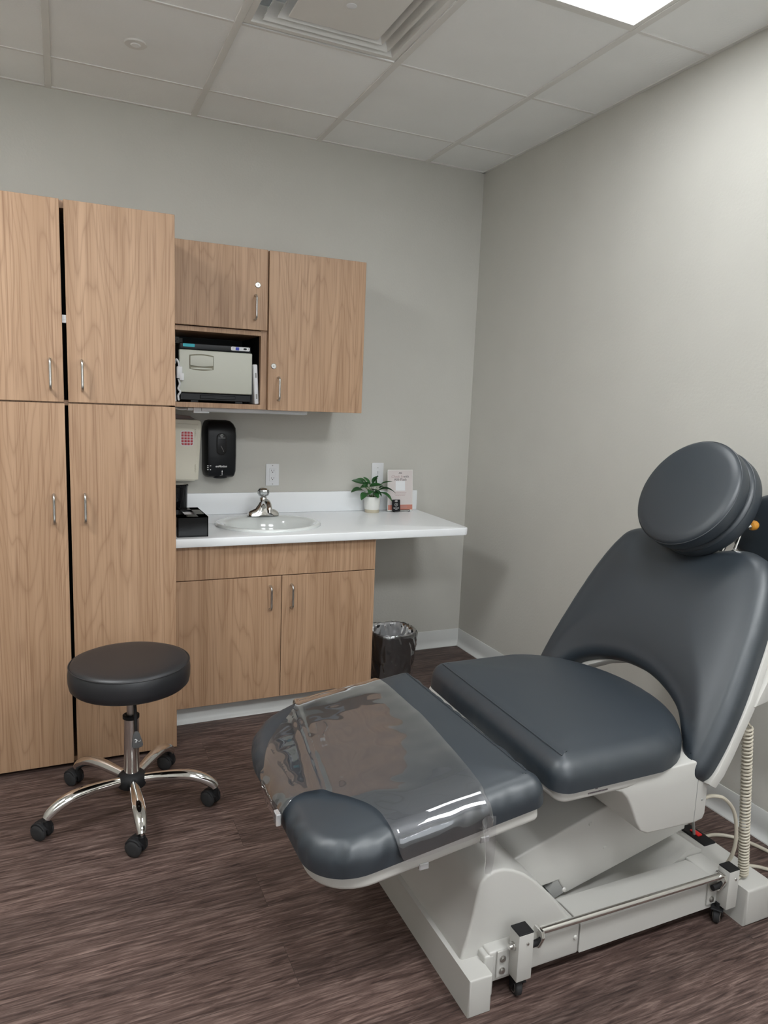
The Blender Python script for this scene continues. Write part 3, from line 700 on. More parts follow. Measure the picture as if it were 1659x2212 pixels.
# =================================================================== THINGS ON THE COUNTER
t = thing('cup_dispenser', 'glossy black cylinder on the counter beside the tall cabinet', 'container', (-1.70, -.2, ZC))
bm = nb(); lathe(bm, [(0, 0), (.046, 0), (.049, .003), (.050, .02), (.052, .165), (.052, .168), (0, .168)], (-1.694, -.20, ZC+.0005), 48); obj('cylinder', bm, M['blackg'], t)
bm = nb(); lathe(bm, [(.0, .168), (.054, .168), (.056, .171), (.056, .176), (.053, .180), (.03, .181), (0, .181)], (-1.694, -.20, ZC+.0005), 48); obj('lid', bm, M['blackg'], t)
t = thing('tissue_box', 'black tissue box cover at the left end of the counter', 'tissue box', (-1.68, -.46, ZC))
bm = nb(); TBx0, TBx1, TBy0, TBy1, TBz = -1.745, -1.618, -.60, -.335, ZC+.0865
for a in ((TBx0, TBy0, ZC, TBx1, TBy0+.004, TBz), (TBx0, TBy1-.004, ZC, TBx1, TBy1, TBz), (TBx0, TBy0, ZC, TBx0+.004, TBy1, TBz), (TBx1-.004, TBy0, ZC, TBx1, TBy1, TBz),
          (TBx0, TBy0, TBz-.004, TBx0+.040, TBy1, TBz), (TBx1-.040, TBy0, TBz-.004, TBx1, TBy1, TBz), (TBx0, TBy0, TBz-.004, TBx1, TBy0+.07, TBz), (TBx0, TBy1-.07, TBz-.004, TBx1, TBy1, TBz)):
    box(bm, *a)
obj('cover', bm, M['blackg'], t)
bm = nb(); paper_sheet(bm, (TBx0+TBx1)/2, (TBy0+TBy1)/2, TBz-.014, .058, .15, 0, 2.0, curl=.009); obj('tissue', bm, M['whitep'], t)
# plant
PX, PY = -.640, -.082
t = thing('potted_plant', 'small leafy green plant in a white pot on the counter', 'plant', (PX, PY, ZC))
bm = nb(); lathe(bm, [(0, .0), (.038, .0), (.0395, .003), (.040, .017), (.040, .018)], (PX, PY, ZC), 40); obj('pot_foot', bm, M['clay'], t)
bm = nb(); lathe(bm, [(.040, .0175), (.0425, .03), (.0435, .085), (.043, .0875), (.0405, .0875), (.040, .076), (0, .076)], (PX, PY, ZC), 40); obj('pot', bm, M['pot'], t)
bm = nb(); lathe(bm, [(0, .079), (.02, .080), (.0395, .077)], (PX, PY, ZC), 30); obj('soil', bm, M['soil'], t)
def leaf(bm, base, tip, wid, droop, roll=0.0):
    b = Vector(base); tp = Vector(tip); d = tp-b; L = d.length; e = d.normalized(); s = e.cross(Vector((0, 0, 1)))
    if s.length < .1: s = Vector((1, 0, 0))
    s.normalize(); u = s.cross(e).normalized()
    s2 = s*math.cos(roll)+u*math.sin(roll); u2 = u*math.cos(roll)-s*math.sin(roll)
    n = 12; g = []
    for i in range(n+1):
        t_ = i/n; w = wid*(math.sin(PI*t_**.8)**.75 if 0 < t_ < 1 else 0)
        c = b+e*L*t_+u2*(droop*4*t_*(1-t_)+.0)
        g.append([bm.verts.new(c+s2*w*q+u2*(abs(q)**1.4*w*.35)) for q in (-1, -.5, 0, .5, 1)])
    for i in range(n):
        for j in range(4): bm.faces.new((g[i][j], g[i+1][j], g[i+1][j+1], g[i][j+1]))
P0 = Vector((PX, PY, ZC+.08))
def pl(x, z, y=0): return (x, PY+y, z)
leaves = [ # base, tip, half width
 (pl(-.690, .962), pl(-.775, .958, -.02), .017, .012, .3), (pl(-.672, .951), pl(-.722, .918, -.04), .016, .008, .2),
 (pl(-.665, .985), pl(-.708, .975, .02), .013, .006, .5), (pl(-.690, 1.005), pl(-.762, 1.020, .01), .010, .004, 1.0),
 (pl(-.680, 1.010), pl(-.728, 1.025, .03), .010, .006, .4), (pl(-.656, .995), pl(-.700, 1.040, .0), .009, .006, .9),
 (pl(-.640, 1.000), pl(-.612, 1.045, -.01), .012, .008, .8), (pl(-.612, .993), pl(-.603, 1.050, .02), .008, .006, 1.1),
 (pl(-.590, 1.000), pl(-.545, 1.018, -.05), .009, .003, .3), (pl(-.605, .965), pl(-.530, .955, -.065), .017, .016, .3),
 (pl(-.610, .955), pl(-.556, .912, -.075), .019, .012, .1), (pl(-.660, .985), pl(-.600, .998, -.05), .018, .003, .5),
 (pl(-.650, .972), pl(-.612, .938, -.06), .018, .008, .2), (pl(-.648, .965), pl(-.680, .950, -.05), .014, .006, .2),
 (pl(-.690, .985), pl(-.672, 1.010, -.02), .012, .004, .6), (pl(-.600, .975), pl(-.578, .985, -.02), .012, .004, .2),
 (pl(-.640, .960), pl(-.636, .930, -.07), .014, .006, .0), (pl(-.700, 1.0), pl(-.660, 1.006, -.03), .013, .003, .3)]
rs = random.Random(3)
for i, (b, tp, w, dr, ro) in enumerate(leaves):
    bm = nb(); leaf(bm, b, tp, w*1.3, dr, ro); obj('leaf', bm, M['leaf' if i % 3 else 'leafd'], t, 70, recalc=False)
bm = nb()
for b, tp, w, dr, ro in leaves:
    B = Vector(b); r0 = P0+Vector((rs.uniform(-.012, .012), rs.uniform(-.012, .012), -.003))
    tube(bm, catmull([r0, r0.lerp(B, .5)+Vector((0, 0, .01)), B], 4), .0011, 6)
split('stem', bm, M['stem'], t, 60)
# sign on a little easel, with a small black card
SX, SY = -.472, -.090
t = thing('counter_sign', 'blush printed check-in sign on the counter beside the plant', 'sign', (SX, SY, ZC))
tilt = Matrix.Translation((SX, SY, ZC+.004)) @ Matrix.Rotation(math.radians(-5), 4, 'X') @ Matrix.Rotation(math.radians(0), 4, 'Z')
SW, SH = .0775, .228
bm = nb(); box(bm, -SW, 0, 0, SW, .003, SH, .001, 1, tilt); pn = obj('panel', bm, M['pot'], t)
bm = nb(); box(bm, -SW+.003, -.0006, .006, SW-.003, 0, SH-.004, 0, 1, tilt); obj('print', bm, M['card'], pn)
bm = nb(); box(bm, -SW+.003, -.0010, .006, SW-.003, -.0004, .034, 0, 1, tilt); obj('colour_band', bm, M['terra'], pn)
bm = nb(); box(bm, -.029, -.0010, .112, .029, -.0004, .166, 0, 1, tilt); obj('white_square', bm, M['whitep'], pn)
bm = nb()
for z, a, b in ((.1005, -.037, .037), (.0935, -.037, .034), (.0865, -.030, .028)):
    x = a
    while x < b: w_ = rs.uniform(.004, .011); box(bm, x, -.0012, z-.0011, min(x+w_, b), -.0005, z+.0011, 0, 1, tilt); x += w_+.0018
for z in (.0255, .0180): box(bm, .004, -.0014, z-.0008, .043, -.0009, z+.0008, 0, 1, tilt)
obj('small_print', bm, M['inkr'], pn)
tr = lambda x, z: tilt @ Matrix.Translation((x, -.0008, z)) @ Matrix.Rotation(PI/2, 4, 'X')
text('lettering', 'Allē', .0125, tr(0, .2095), M['ink'], pn, bold=.0001)
text('lettering', 'Check In', .020, tr(-.0205, .190), M['inkr'], pn, shear=.3)
text('lettering', 'with', .0195, tr(.0355, .190), M['ink'], pn)
text('lettering', 'Allē Flash', .0195, tr(0, .1735), M['ink'], pn)
bm = nb()
for x in (-.045, .048): tube(bm, [(SX+x, SY-.018, ZC+.0015), (SX+x, SY-.018, ZC+.012)], .0018, 8); tube(bm, [(SX+x, SY-.018, ZC+.0018), (SX+x, SY+.03, ZC+.0018), (SX+x*.6, SY+.022, ZC+.07)], .0016, 8)
tube(bm, [(SX-.046, SY-.018, ZC+.0115), (SX+.049, SY-.018, ZC+.0115)], .0018, 8); tube(bm, [(SX-.046, SY+.03, ZC+.0018), (SX+.049, SY+.03, ZC+.0018)], .0016, 8)
obj('easel', bm, M['blackm'], t)
t = thing('small_black_card', 'small black printed card leaning in front of the counter sign', 'card', (SX-.037, SY-.02, ZC))
tilt2 = Matrix.Translation((SX-.0355, SY-.0225, ZC+.0045)) @ Matrix.Rotation(math.radians(-7), 4, 'X')
bm = nb(); prism(bm, rrect(-.0245, 0, .0245, .066, .004, 5), 'y', -.002, 0); bmesh.ops.transform(bm, matrix=tilt2, verts=bm.verts[:]); cd = obj('card', bm, M['blackp'], t)
tr2 = lambda x, z: tilt2 @ Matrix.Translation((x, -.0022, z)) @ Matrix.Rotation(PI/2, 4, 'X')
text('lettering', 'Allē', .010, tr2(0, .0575), M['inkw'], cd, bold=.0002)
text('lettering', 'Flash Rewards', .0058, tr2(0, .0195), M['inkw'], cd, bold=.0002)
bm = nb(); lathe(bm, [(.0080, 0), (.0092, 0), (.0092, .0004), (.0080, .0004), (.0080, 0)], (0, -.0021, .038), 32, Matrix.Rotation(PI/2, 4, 'X'))
prism(bm, [(.001, .044), (-.003, .0372), (-.0004, .0372), (-.001, .032), (.003, .0388), (.0004, .0388)], 'y', -.0026, -.0021)
box(bm, -.007, -.0026, .0105, .007, -.0021, .0125)
bmesh.ops.transform(bm, matrix=tilt2, verts=bm.verts[:]); obj('bolt_emblem', bm, M['inkw'], cd)

# =================================================================== WASTE BIN
BX, BY = -.665, -.455
t = thing('waste_bin', 'black waste bin with a clear plastic liner under the counter', 'waste bin', (BX, BY, 0))
def supell(r, a, p=2.8):
    c, s = math.cos(a), math.sin(a); k = (abs(c)**p+abs(s)**p)**(-1/p); return r*k*c, r*k*s
def bin_shell(bm, prof, n=64, wr=0, seed=0, sx=1.0, sy=1.0):
    R = []
    for r, z in prof:
        ring = []
        for i in range(n):
            a = 2*PI*i/n; x, y = supell(r, a); w = wr*((1-2.2*abs(noise.noise(Vector((a*4+seed+z*14, z*16-a*1.5, seed)))))*.45-.15+.22*noise.noise(Vector((x*70, y*70, z*22+seed)))) if wr else 0
            ring.append(bm.verts.new((BX+x*(sx+w/r), BY+y*(sy+w/r), z+(.5*w if wr else 0))))
        R.append(ring)
    for A, B in zip(R, R[1:]):
        for i in range(n): bm.faces.new((A[i], A[(i+1) % n], B[(i+1) % n], B[i]))
    return R
bm = nb(); R = bin_shell(bm, [(.085, .001), (.088, .006), (.107, .285), (.110, .288), (.110, .294), (.106, .294), (.104, .288), (.086, .012)]); bm.faces.new(list(reversed(R[0]))); bm.faces.new(R[-1]); obj('bin', bm, M['blackm'], t)
bm = nb(); prof = [(.096-.0+.021*(z/.3)+.003, z) for z in [.06+.01*i for i in range(24)]]+[(.1165, .300), (.113, .304)]
bin_shell(bm, prof, 220, .010, 3.1); obj('liner', bm, M['liner'], t, 80)
bm = nb(); bin_shell(bm, [(.113, .304), (.106, .300)]+[(.1035-.0016*i, .292-.010*i) for i in range(18)], 220, .009, 8.3); obj('liner_fold', bm, M['liner_in'], t, 80)

# =================================================================== ROUND STOOL
SC = Vector((-1.983, -1.172, 0))
t = thing('rolling_stool', 'round black rolling stool with chrome five-legged base in front of the tall cabinet', 'stool', SC)
bm = nb(); R_ = .197
lathe(bm, [(0, .462), (.15, .460), (.185, .458), (.193, .466), (.1965, .485), (.197, .51), (.1945, .530), (.1915, .5365)], SC, 96)
obj('seat_side', bm, M['stoolv'], t, 60)
bm = nb(); lathe(bm, [(.1915, .5355), (.188, .541), (.178, .5455), (.155, .549), (.11, .551), (.05, .552), (0, .552)], SC, 96); obj('seat', bm, M['stoolv'], t, 60)
bm = nb(); tube(bm, [SC+Vector((.1935*math.cos(a), .1935*math.sin(a), .5368)) for a in [2*PI*i/96 for i in range(96)]], .0022, 8, closed=True); obj('piping', bm, M['stoolv'], t)
bm = nb(); cyl(bm, SC+Vector((0, 0, .340)), SC+Vector((0, 0, .455)), .0140, n=28); obj('gas_rod', bm, M['steel'], t)
bm = nb(); box(bm, SC.x-.07, SC.y-.07, .440, SC.x+.07, SC.y+.07, .4595, .004, 2); cyl(bm, SC+Vector((0, 0, .42)), SC+Vector((0, 0, .442)), .03, n=28); obj('seat_mount', bm, M['blackm'], t)
bm = nb(); cyl(bm, SC+Vector((0, 0, .125)), SC+Vector((0, 0, .342)), .0255, n=40); obj('column', bm, M['chrome'], t)
bm = nb(); lathe(bm, [(.014, .346), (.022, .349), (.0275, .346), (.0275, .336), (.0255, .334)], SC, 36); obj('collar', bm, M['blackm'], t)
bm = nb(); lathe(bm, [(0, .082), (.036, .084), (.046, .09), (.049, .10), (.049, .116), (.046, .126), (.038, .134), (.030, .139), (.0256, .140)], SC, 48); obj('hub', bm, M['blackm'], t)
bm = nb()
tube(bm, catmull([SC+Vector((.004, -.03, .448)), SC+Vector((.005, -.07, .440)), SC+Vector((.005, -.105, .41)), SC+Vector((.005, -.118, .365)), SC+Vector((.005, -.124, .335))], 6), .0052, 10)
lv = obj('height_lever', bm, M['blackm'], t)
LM = Matrix.Translation(SC+Vector((.007, -.128, .315))) @ Matrix.Rotation(math.radians(-12), 4, 'X') @ Matrix.Rotation(math.radians(-4), 4, 'Y')
bm = nb(); prism(bm, [(-.004, .027), (.004, .027), (.010, .018), (.016, -.008), (.0175, -.020), (.014, -.0265), (0, -.029), (-.014, -.0265), (-.0175, -.020), (-.016, -.008), (-.010, .018)], 'y', -.006, .005, .002, 2); put(bm, LM); pd = obj('paddle', bm, mat('paddle_grey', (.07, .07, .072), .5), lv)
bm = nb(); ML = LM @ Matrix.Translation((0, -.0066, 0))
for q in ([(-.007, -.008), (-.001, -.003), (-.002, -.001)], [(-.008, .001), (-.002, .001), (.002, -.004)], [(.004, -.007), (.010, -.007), (.010, -.003)], [(-.005, .003), (-.001, -.006), (-.004, -.010)]):
    v = tube(bm, [(a, 0, b) for a, b in q], .0007, 5)
put(bm, ML); obj('paddle_icon', bm, M['inkw'], pd)
def caster(c, ang, parent, base_r):
    Rz = Matrix.Translation(c) @ Matrix.Rotation(ang, 4, 'Z')
    bm = nb(); wr = .0285
    prof = []
    # hood: half shell over the wheels
    n = 16
    for side in (0,):
        pts = [(-.004+(wr+.0035)*math.cos(a), wr+.001+(wr+.0035)*math.sin(a)) for a in [math.radians(-12+ (200)*i/n) for i in range(n+1)]]
        inn = [(-.004+(wr-.006)*math.cos(a), wr+.001+(wr-.006)*math.sin(a)) for a in [math.radians(188-(200)*i/n) for i in range(n+1)]]
        prism(bm, pts+inn, 'y', -.0085, .0085, .0015, 2)
    prism(bm, [(-.004+(wr+.002)*math.cos(a), wr+.001+(wr+.002)*math.sin(a)) for a in [math.radians(20+140*i/n) for i in range(n+1)]], 'y', -.0225, .0225, .004, 3)
    cyl(bm, (.016, 0, wr*1.2), (.016, 0, .064), .0115, n=20)
    put(bm, Rz); h = obj('caster', bm, M['blackm'], parent)
    bm = nb(); cyl(bm, (.016, 0, .062), (.016, 0, .074), .0055, n=14); put(bm, Rz); obj('stem', bm, M['chrome'], h)
    for s in (-1, 1):
        bm = nb(); Ry = Matrix.Rotation(PI/2, 4, 'X')
        lathe(bm, [(0, -.0075), (.016, -.0085), (.0225, -.0065), (wr, -.003), (wr, .004), (.023, .0065), (0, .0065)] if s > 0 else [(0, -.0065), (.023, -.0065), (wr, -.004), (wr, .003), (.0225, .0065), (.016, .0085), (0, .0075)], (-.004, s*.0175, wr), 32, Ry)
        put(bm, Rz); obj('wheel', bm, M['rubber'], h)
rr = random.Random(5)
spin = {0: -38, 1: -50, 2: -35, 3: -48, 4: -42}
for k in range(5):
    a = math.radians(271+72*k); d = Vector((math.cos(a), math.sin(a), 0))
    bm = nb()
    prof = [(.030, .112), (.08, .117), (.14, .121), (.19, .120), (.225, .112), (.255, .098), (.275, .083), (.284, .072)]
    P = catmull([SC+d*r+Vector((0, 0, z)) for r, z in prof], 5)
    m = len(P); ra = []; rb = []
    for i in range(m):
        u = i/(m-1); ra.append(.0150+.003*math.sin(PI*u)-.002*max(0, u-.8)*5*.4); rb.append(.0155+.0070*max(0, math.sin(PI*min(1, u*1.05)))**1.5)
    tube(bm, P, ra, 20, ry=rb, up=(0, 0, 1)); leg = obj('leg', bm, M['chrome'], t, 50)
    sp = math.radians(spin[k])
    c = SC+d*.283; off = Vector((math.cos(sp+PI), math.sin(sp+PI), 0))*0
    Rc = c-Vector((.016*math.cos(sp), .016*math.sin(sp), 0))
    caster(Rc, sp, leg, .0)

# =================================================================== TREATMENT CHAIR
CY = -2.013
t = TC = thing('treatment_chair', 'large black upholstered treatment chair on a white powered base', 'treatment chair', (-.9, CY, 0))
CW = M['chairwhite']
def yb(bm, w0, w1, x0, z0, x1, z1, bev=.004, seg=3): return box(bm, x0, CY+w0, z0, x1, CY+w1, z1, bev, seg)
NEAR = -.352
# floor bars
bm = nb(); prism(bm, [(-1.333, 0), (-1.270, 0), (-1.270, .098), (-1.333, .100)], 'y', -2.366, -1.66, .005, 3); obj('floor_bar', bm, CW, t)
bm = nb(); prism(bm, [(-.440, 0), (-.335, 0), (-.335, .112), (-.440, .112)], 'y', -2.392, -1.634, .008, 3); rb = obj('floor_bar', bm, CW, t)
# front cover with its hump
hump = [(-1.320, .05), (-1.320, .100), (-1.316, .122), (-1.304, .158), (-1.292, .215), (-1.284, .262), (-1.276, .292), (-1.262, .309), (-1.238, .3175), (-1.21, .316), (-1.18, .305), (-1.150, .288), (-1.12, .265), (-1.08, .226), (-1.045, .186), (-1.015, .145), (-1.0, .127), (-.983, .120), (-.983, .04)]
bm = nb(); prism(bm, hump, 'y', -2.30, -1.726, .007, 4)
box(bm, -1.272, -2.332, .002, -1.243, -2.28, .118, .006, 3); box(bm, -1.26, -2.331, .040, -.984, -2.27, .124, .006, 3); box(bm, -1.26, -1.756, .04, -.984, -1.69, .124, .006, 3)
obj('front_cover', bm, CW, t, 40)
bm = nb()
prism(bm, [(-2.331, .040), (-2.331, .119), (-2.323, .127), (-2.25, .124), (-2.225, .118), (-2.215, .085), (-2.215, .040)], 'x', -.981, -.50, .0015, 1)
prism(bm, [(-1.695, .040), (-1.695, .119), (-1.703, .127), (-1.776, .124), (-1.80, .118), (-1.81, .085), (-1.81, .040)], 'x', -.981, -.45, .0015, 1)
box(bm, -.50, -2.331, .060, -.435, -2.22, .125, .005, 3)
prism(bm, [(-.981, .045), (-.981, .088), (-.64, .088), (-.60, .095), (-.53, .120), (-.50, .140), (-.46, .148), (-.435, .135), (-.435, .045)], 'y', -2.22, -1.80)
obj('base_tray', bm, CW, t)
bm = nb()
for x, z in ((-.998, .090), (-1.02, .21)): lathe(bm, [(0, .0045), (.0045, .0035), (.0065, 0)], (x, -2.3315 if z < .1 else -2.30, z), 16, Matrix.Rotation(PI/2, 4, 'X'))
split('cap_screw', bm, CW, t)
# lift arm
bm = nb(); prism(bm, [(-1.16, .235), (-1.131, .246), (-.66, .383), (-.56, .37), (-.489, .30), (-.489, .201), (-.926, .103), (-.955, .15), (-1.10, .14)], 'y', -2.200, -1.826, .006, 3); la = obj('lift_arm', bm, CW, t)
bm = nb(); prism(bm, [(-.985, .125), (-.955, .17), (-.928, .165), (-.930, .105), (-.96, .095)], 'y', -2.196, -2.17); obj('dark_notch', bm, M['grey'], la)  # grey piece painted in place of a dark notch in the arm
bm = nb()
for x, z in ((-.80, .215), (-.86, .30)): lathe(bm, [(0, .003), (.004, .0025), (.006, 0)], (x, -2.2005, z), 16, Matrix.Rotation(PI/2, 4, 'X'))
split('cap_screw', bm, CW, la)
# seat carriage and shell
bm = nb(); prism(bm, [(-.935, .498), (-.912, .488), (-.893, .470), (-.875, .440), (-.853, .392), (-.836, .366), (-.812, .353), (-.64, .347), (-.614, .352), (-.606, .368), (-.606, .470), (-.612, .527), (-.935, .527)], 'y', -2.358, -1.668, .006, 3); ca = obj('seat_carriage', bm, CW, t)
bm = nb(); box(bm, -.648, -2.3588, .352, -.6465, -2.3578, .525); lathe(bm, [(0, .002), (.003, .0018), (.004, 0)], (-.6245, -2.358, .412), 14, Matrix.Rotation(PI/2, 4, 'X')); obj('panel_seam', bm, M['grey'], ca)
bm = nb(); ol = rrect(-1.110, -2.362, -.75, -1.664, [.03, .15, .15, .03], 8)
prism(bm, ol, 'z', .497, .5315, .012, 4); ss = obj('seat_shell', bm, CW, t, 50)
bm = nb()
x = -1.025
for w_ in (.006, .004, .005, .006, .004, .003, .006, .005, .005, .006): box(bm, x, -2.3632, .510, x+w_, -2.3617, .5135); x += w_+.0012
box(bm, -1.003, -2.3632, .5195, -.996, -2.3617, .5235); obj('maker_mark', bm, M['ink'], ss)
# seat pad
def smooth_outline(pts, k=8): return [(p.x, p.y) for p in catmull([(a, b, 0) for a, b in pts], k, closed=True)]
def seat_outline():
    o = []
    for a in range(0, 7): q = math.radians(270-15*a); o.append((-1.080+.045*math.cos(q), -2.375+.045+.045*math.sin(q)))
    for a in range(0, 7): q = math.radians(180-15*a); o.append((-1.060+.045*math.cos(q), -1.655-.045+.045*math.sin(q)))
    for i in range(1, 24):
        q = math.radians(90-180*i/24); o.append((-.835+.285*abs(math.cos(q))**.95, CY-.002+.360*math.sin(q)))
    return o
bm, ring = cushion(seat_outline(), .083, .055, dome=.014, L=.07, step=.013, wrinkle=.0016)
Ms = Matrix.Translation((0, 0, .530)); put(bm, Ms); sp_ = obj('seat_pad', bm, M['vinyl'], t, 60)
fr_ = [Ms @ Vector((p.x, p.y, p.z+.001)) for p in sorted([p for p in ring if p.x < -1.02 and -2.335 < p.y < -1.70], key=lambda p: p.y)]
bm = nb(); tube(bm, fr_, .0018, 6); obj('piping', bm, M['vinyl'], sp_)
# leg rest
aL = math.radians(8.1); d1 = Vector((-math.cos(aL), 0, -math.sin(aL))); nL = Vector((-math.sin(aL), 0, math.cos(aL)))
OL = Vector((-1.158, 0, .527)); ML_ = frame(OL, d1, Vector((0, -1, 0)), nL)
def leg_outline(g=0.0):
    return rrect(.0-g*.5, 1.655-g, .574+g, 2.388+g, [.04, .215, .120, .04], 12)
bm, ring = cushion(leg_outline(), .072, .045, dome=.012, L=.06, step=.010, wrinkle=.0055, wseed=4)
put(bm, ML_); lp = obj('leg_pad', bm, M['vinyl'], t, 60)
bm = nb()
fr_ = [ML_ @ Vector((p.x, p.y, p.z+.001)) for p in sorted([p for p in ring if p.x < .045 and 1.69 < p.y < 2.345], key=lambda p: p.y)]
tube(bm, fr_, .0016, 6); obj('piping', bm, M['vinyl'], lp)
bm = nb(); prism(bm, rrect(.02, 1.668, .564, 2.376, [.02, .21, .118, .02], 12), 'z', -.042, .001, .012, 4); put(bm, ML_); lsh = obj('leg_shell', bm, CW, t, 50)
bm = nb(); prism(bm, [(-1.30, .41), (-1.12, .44), (-1.0, .40), (-.9, .44), (-.9, .49), (-1.15, .50), (-1.30, .475)], 'y', -2.15, -1.87, .005, 2); obj('leg_hinge', bm, CW, t)
# backrest
aB = math.radians(61); uB = Vector((math.cos(aB), 0, math.sin(aB))); nB = Vector((-math.sin(aB), 0, math.cos(aB)))
PB = Vector((-.690, CY, .500))
MBk = frame(PB-nB*.070+Vector((0, .015, 0)), uB, Vector((0, 1, 0)), nB)
half = [(.612, 0), (.622, .08), (.640, .15), (.646, .21), (.625, .268), (.575, .303), (.50, .330), (.40, .352), (.25, .372), (.14, .380), (.060, .379), (.016, .373), (-.006, .356), (-.006, .334), (.020, .308), (.070, .272), (.130, .225), (.166, .168), (.190, .10), (.200, .04)]
full = half+[(s, -w) for s, w in reversed(half[1:])]
bm, ring = cushion(smooth_outline(full, 6), .062, .042, dome=.022, L=.07, step=.014, wrinkle=.0008)
put(bm, MBk); bp_ = obj('back_pad', bm, M['vinyl'], t, 60)
fh = [(.60, 0), (.60, .18), (.575, .25), (.50, .31), (.40, .343), (.25, .366), (.1, .372), (.04, .372), (.0, .366), (-.004, .338), (.008, .318), (.04, .292), (.08, .258), (.135, .21), (.175, .15), (.20, .09), (.215, .03)]
ff = fh+[(s, -w) for s, w in reversed(fh[1:])]
bm = nb(); prism(bm, ff, 'z', -.030, .001, .004, 2); put(bm, Matrix.Translation((0, -.016, 0)) @ MBk); bf = obj('back_frame', bm, CW, t, 40)
bm = nb()
for s in (1, -1):
    prism(bm, [(.24, 0), (.27, -.036), (.31, -.060), (.36, -.062), (.40, -.04), (.42, 0)], 'y', s*.372, s*.340, .003, 2)
Mlug = frame(PB-nB*.09, uB, Vector((0, 1, 0)), nB); put(bm, Mlug); lg = split('pivot_lug', bm, CW, bf)[0]
bm = nb(); p1 = Mlug @ Vector((.318, -.372, -.022)); cyl(bm, p1+Vector((0, -.004, 0)), p1+Vector((0, .004, 0)), .013, n=24); cyl(bm, p1+Vector((0, -.0055, 0)), p1+Vector((0, -.001, 0)), .0075, n=6); obj('pivot_bolt', bm, M['steel'], lg)
# headrest: two round cushions on a lever bracket
HCn = Vector((-.425, CY+.003, 1.204)); eh = math.radians(28); nH = Vector((-math.cos(eh), 0, math.sin(eh)))
eh1 = Vector((math.sin(eh), 0, math.cos(eh)))
def disc(center, R, th, name, dome=.012):
    MH = frame(center, eh1, nH.cross(eh1), nH); bm = nb(); r = .02
    prof = [(0, -th), (R-.012, -th), (R-.003, -th+.006), (R, -th+.016), (R, -.016), (R-.003, -.006), (R-.010, .0), (R-.03, .004), (R-.07, .008), (R*.3, dome), (0, dome)]
    lathe(bm, prof, (0, 0, 0), 96); put(bm, MH); o = obj(name, bm, M['vinyl'], t, 75)
    bm = nb(); tube(bm, [MH @ Vector(((R-.001)*math.cos(a), (R-.001)*math.sin(a), -.010)) for a in [2*PI*i/96 for i in range(96)]], .0018, 6, closed=True); obj('piping', bm, M['vinyl'], o)
    return o
disc(HCn, .178, .058, 'headrest')
d2 = disc(HCn-nH*.070+Vector((0, 0, .006)), .176, .056, 'headrest')
bm = nb(); MH = frame(HCn-nH*.062, eh1, nH.cross(eh1), nH); box(bm, .170, -.02, -.004, .186, .02, .010, .003, 2); put(bm, MH); obj('strap_loop', bm, M['blackm'], d2)
bm = nb()
cb = HCn-nH*.128
cyl(bm, cb, cb-nH*.025, .03, n=24)
for s in (-.05, .05):
    tube(bm, catmull([cb-nH*.015+Vector((0, s, 0)), cb-nH*.03+Vector((0, s, -.08)), PB+uB*.60-nB*.085+Vector((0, s, 0)), PB+uB*.50-nB*.085+Vector((0, s, 0))], 6), .008, 12)
hb_ = obj('headrest_bracket', bm, M['chrome'], t)
bm = nb()
tube(bm, [(-.352, -2.15, 1.045), (-.328, -2.15, 1.109)], .0050, 10); tube(bm, [(-.345, -2.14, 1.108), (-.300, -2.152, 1.113)], .0065, 10); box(bm, -.362, -2.158, 1.096, -.326, -2.132, 1.118, .003, 2)
tube(bm, [(-.352, -2.15, 1.045), (-.33, -2.10, 1.02)], .005, 8); lv2 = obj('lever', bm, M['chrome'], hb_)
bm = nb(); lathe(bm, [(0, .0), (.008, .0), (.013, .004), (.0150, .011), (.0150, .018), (.012, .024), (0, .0255)], (-.300, -2.152, 1.1125), 24, Matrix.Rotation(math.radians(78), 4, 'Y')); obj('lever_knob', bm, M['orange'], lv2)
bm, ring = cushion(smooth_outline([(0, -.16), (.07, -.175), (.15, -.15), (.195, -.06), (.195, .06), (.15, .15), (.07, .175), (0, .16), (-.03, .05), (-.03, -.05)], 5), .07, .03, dome=.012, step=.014)
MR = frame(Vector((-.165, -2.205, 1.012)), Vector((.12, 0, .993)).normalized(), Vector((0, 1, 0)), Vector((-.993, 0, .12)).normalized())
put(bm, MR); rc = obj('rear_cushion', bm, M['vinyl'], t, 60)
bm = nb()
for s in (-.10, .02): tube(bm, catmull([(-.16, -2.16+s, 1.06), (-.20, -2.14+s, 1.00), (-.28, -2.12+s, .98), PB+uB*.52-nB*.10+Vector((0, -.11+s, 0))], 5), .007, 10)
split('cushion_rod', bm, M['chrome'], rc)
# side posts with pedal bar
def post(x0, x1, ztop, zbot, label):
    bm = nb(); box(bm, x0, -2.372, zbot, x1, -2.3325, ztop, .002, 2); p = obj('bracket_post', bm, CW, t)
    bm = nb(); box(bm, x0+.0005, -2.3715, ztop-.0005, x1-.0005, -2.333, ztop+.0035, .001, 1); obj('end_cap', bm, M['blackm'], p)
    bm = nb(); box(bm, x0-.034, -2.3365, .055, x0+.004, -2.3315, .125, .001, 1); obj('mounting_plate', bm, CW, p)
    bm = nb(); R90 = Matrix.Rotation(PI/2, 4, 'X')
    for z in (.072, .104):
        lathe(bm, [(0, .006), (.0055, .006), (.006, .003), (.0085, .0025), (.0085, 0)], (x0-.019, -2.3365, z), 16, R90)
    lathe(bm, [(0, .003), (.003, .0025), (.004, 0)], (x0+.026, -2.372, ztop-.025), 14, R90)
    split('bolt', bm, M['steel'], p)
    return p
p1 = post(-1.205, -1.162, .183, .059, 'f'); p2 = post(-.497, -.457, .171, .055, 'r')
bm = nb(); R0 = Matrix.Rotation(-PI/2, 4, 'Y')
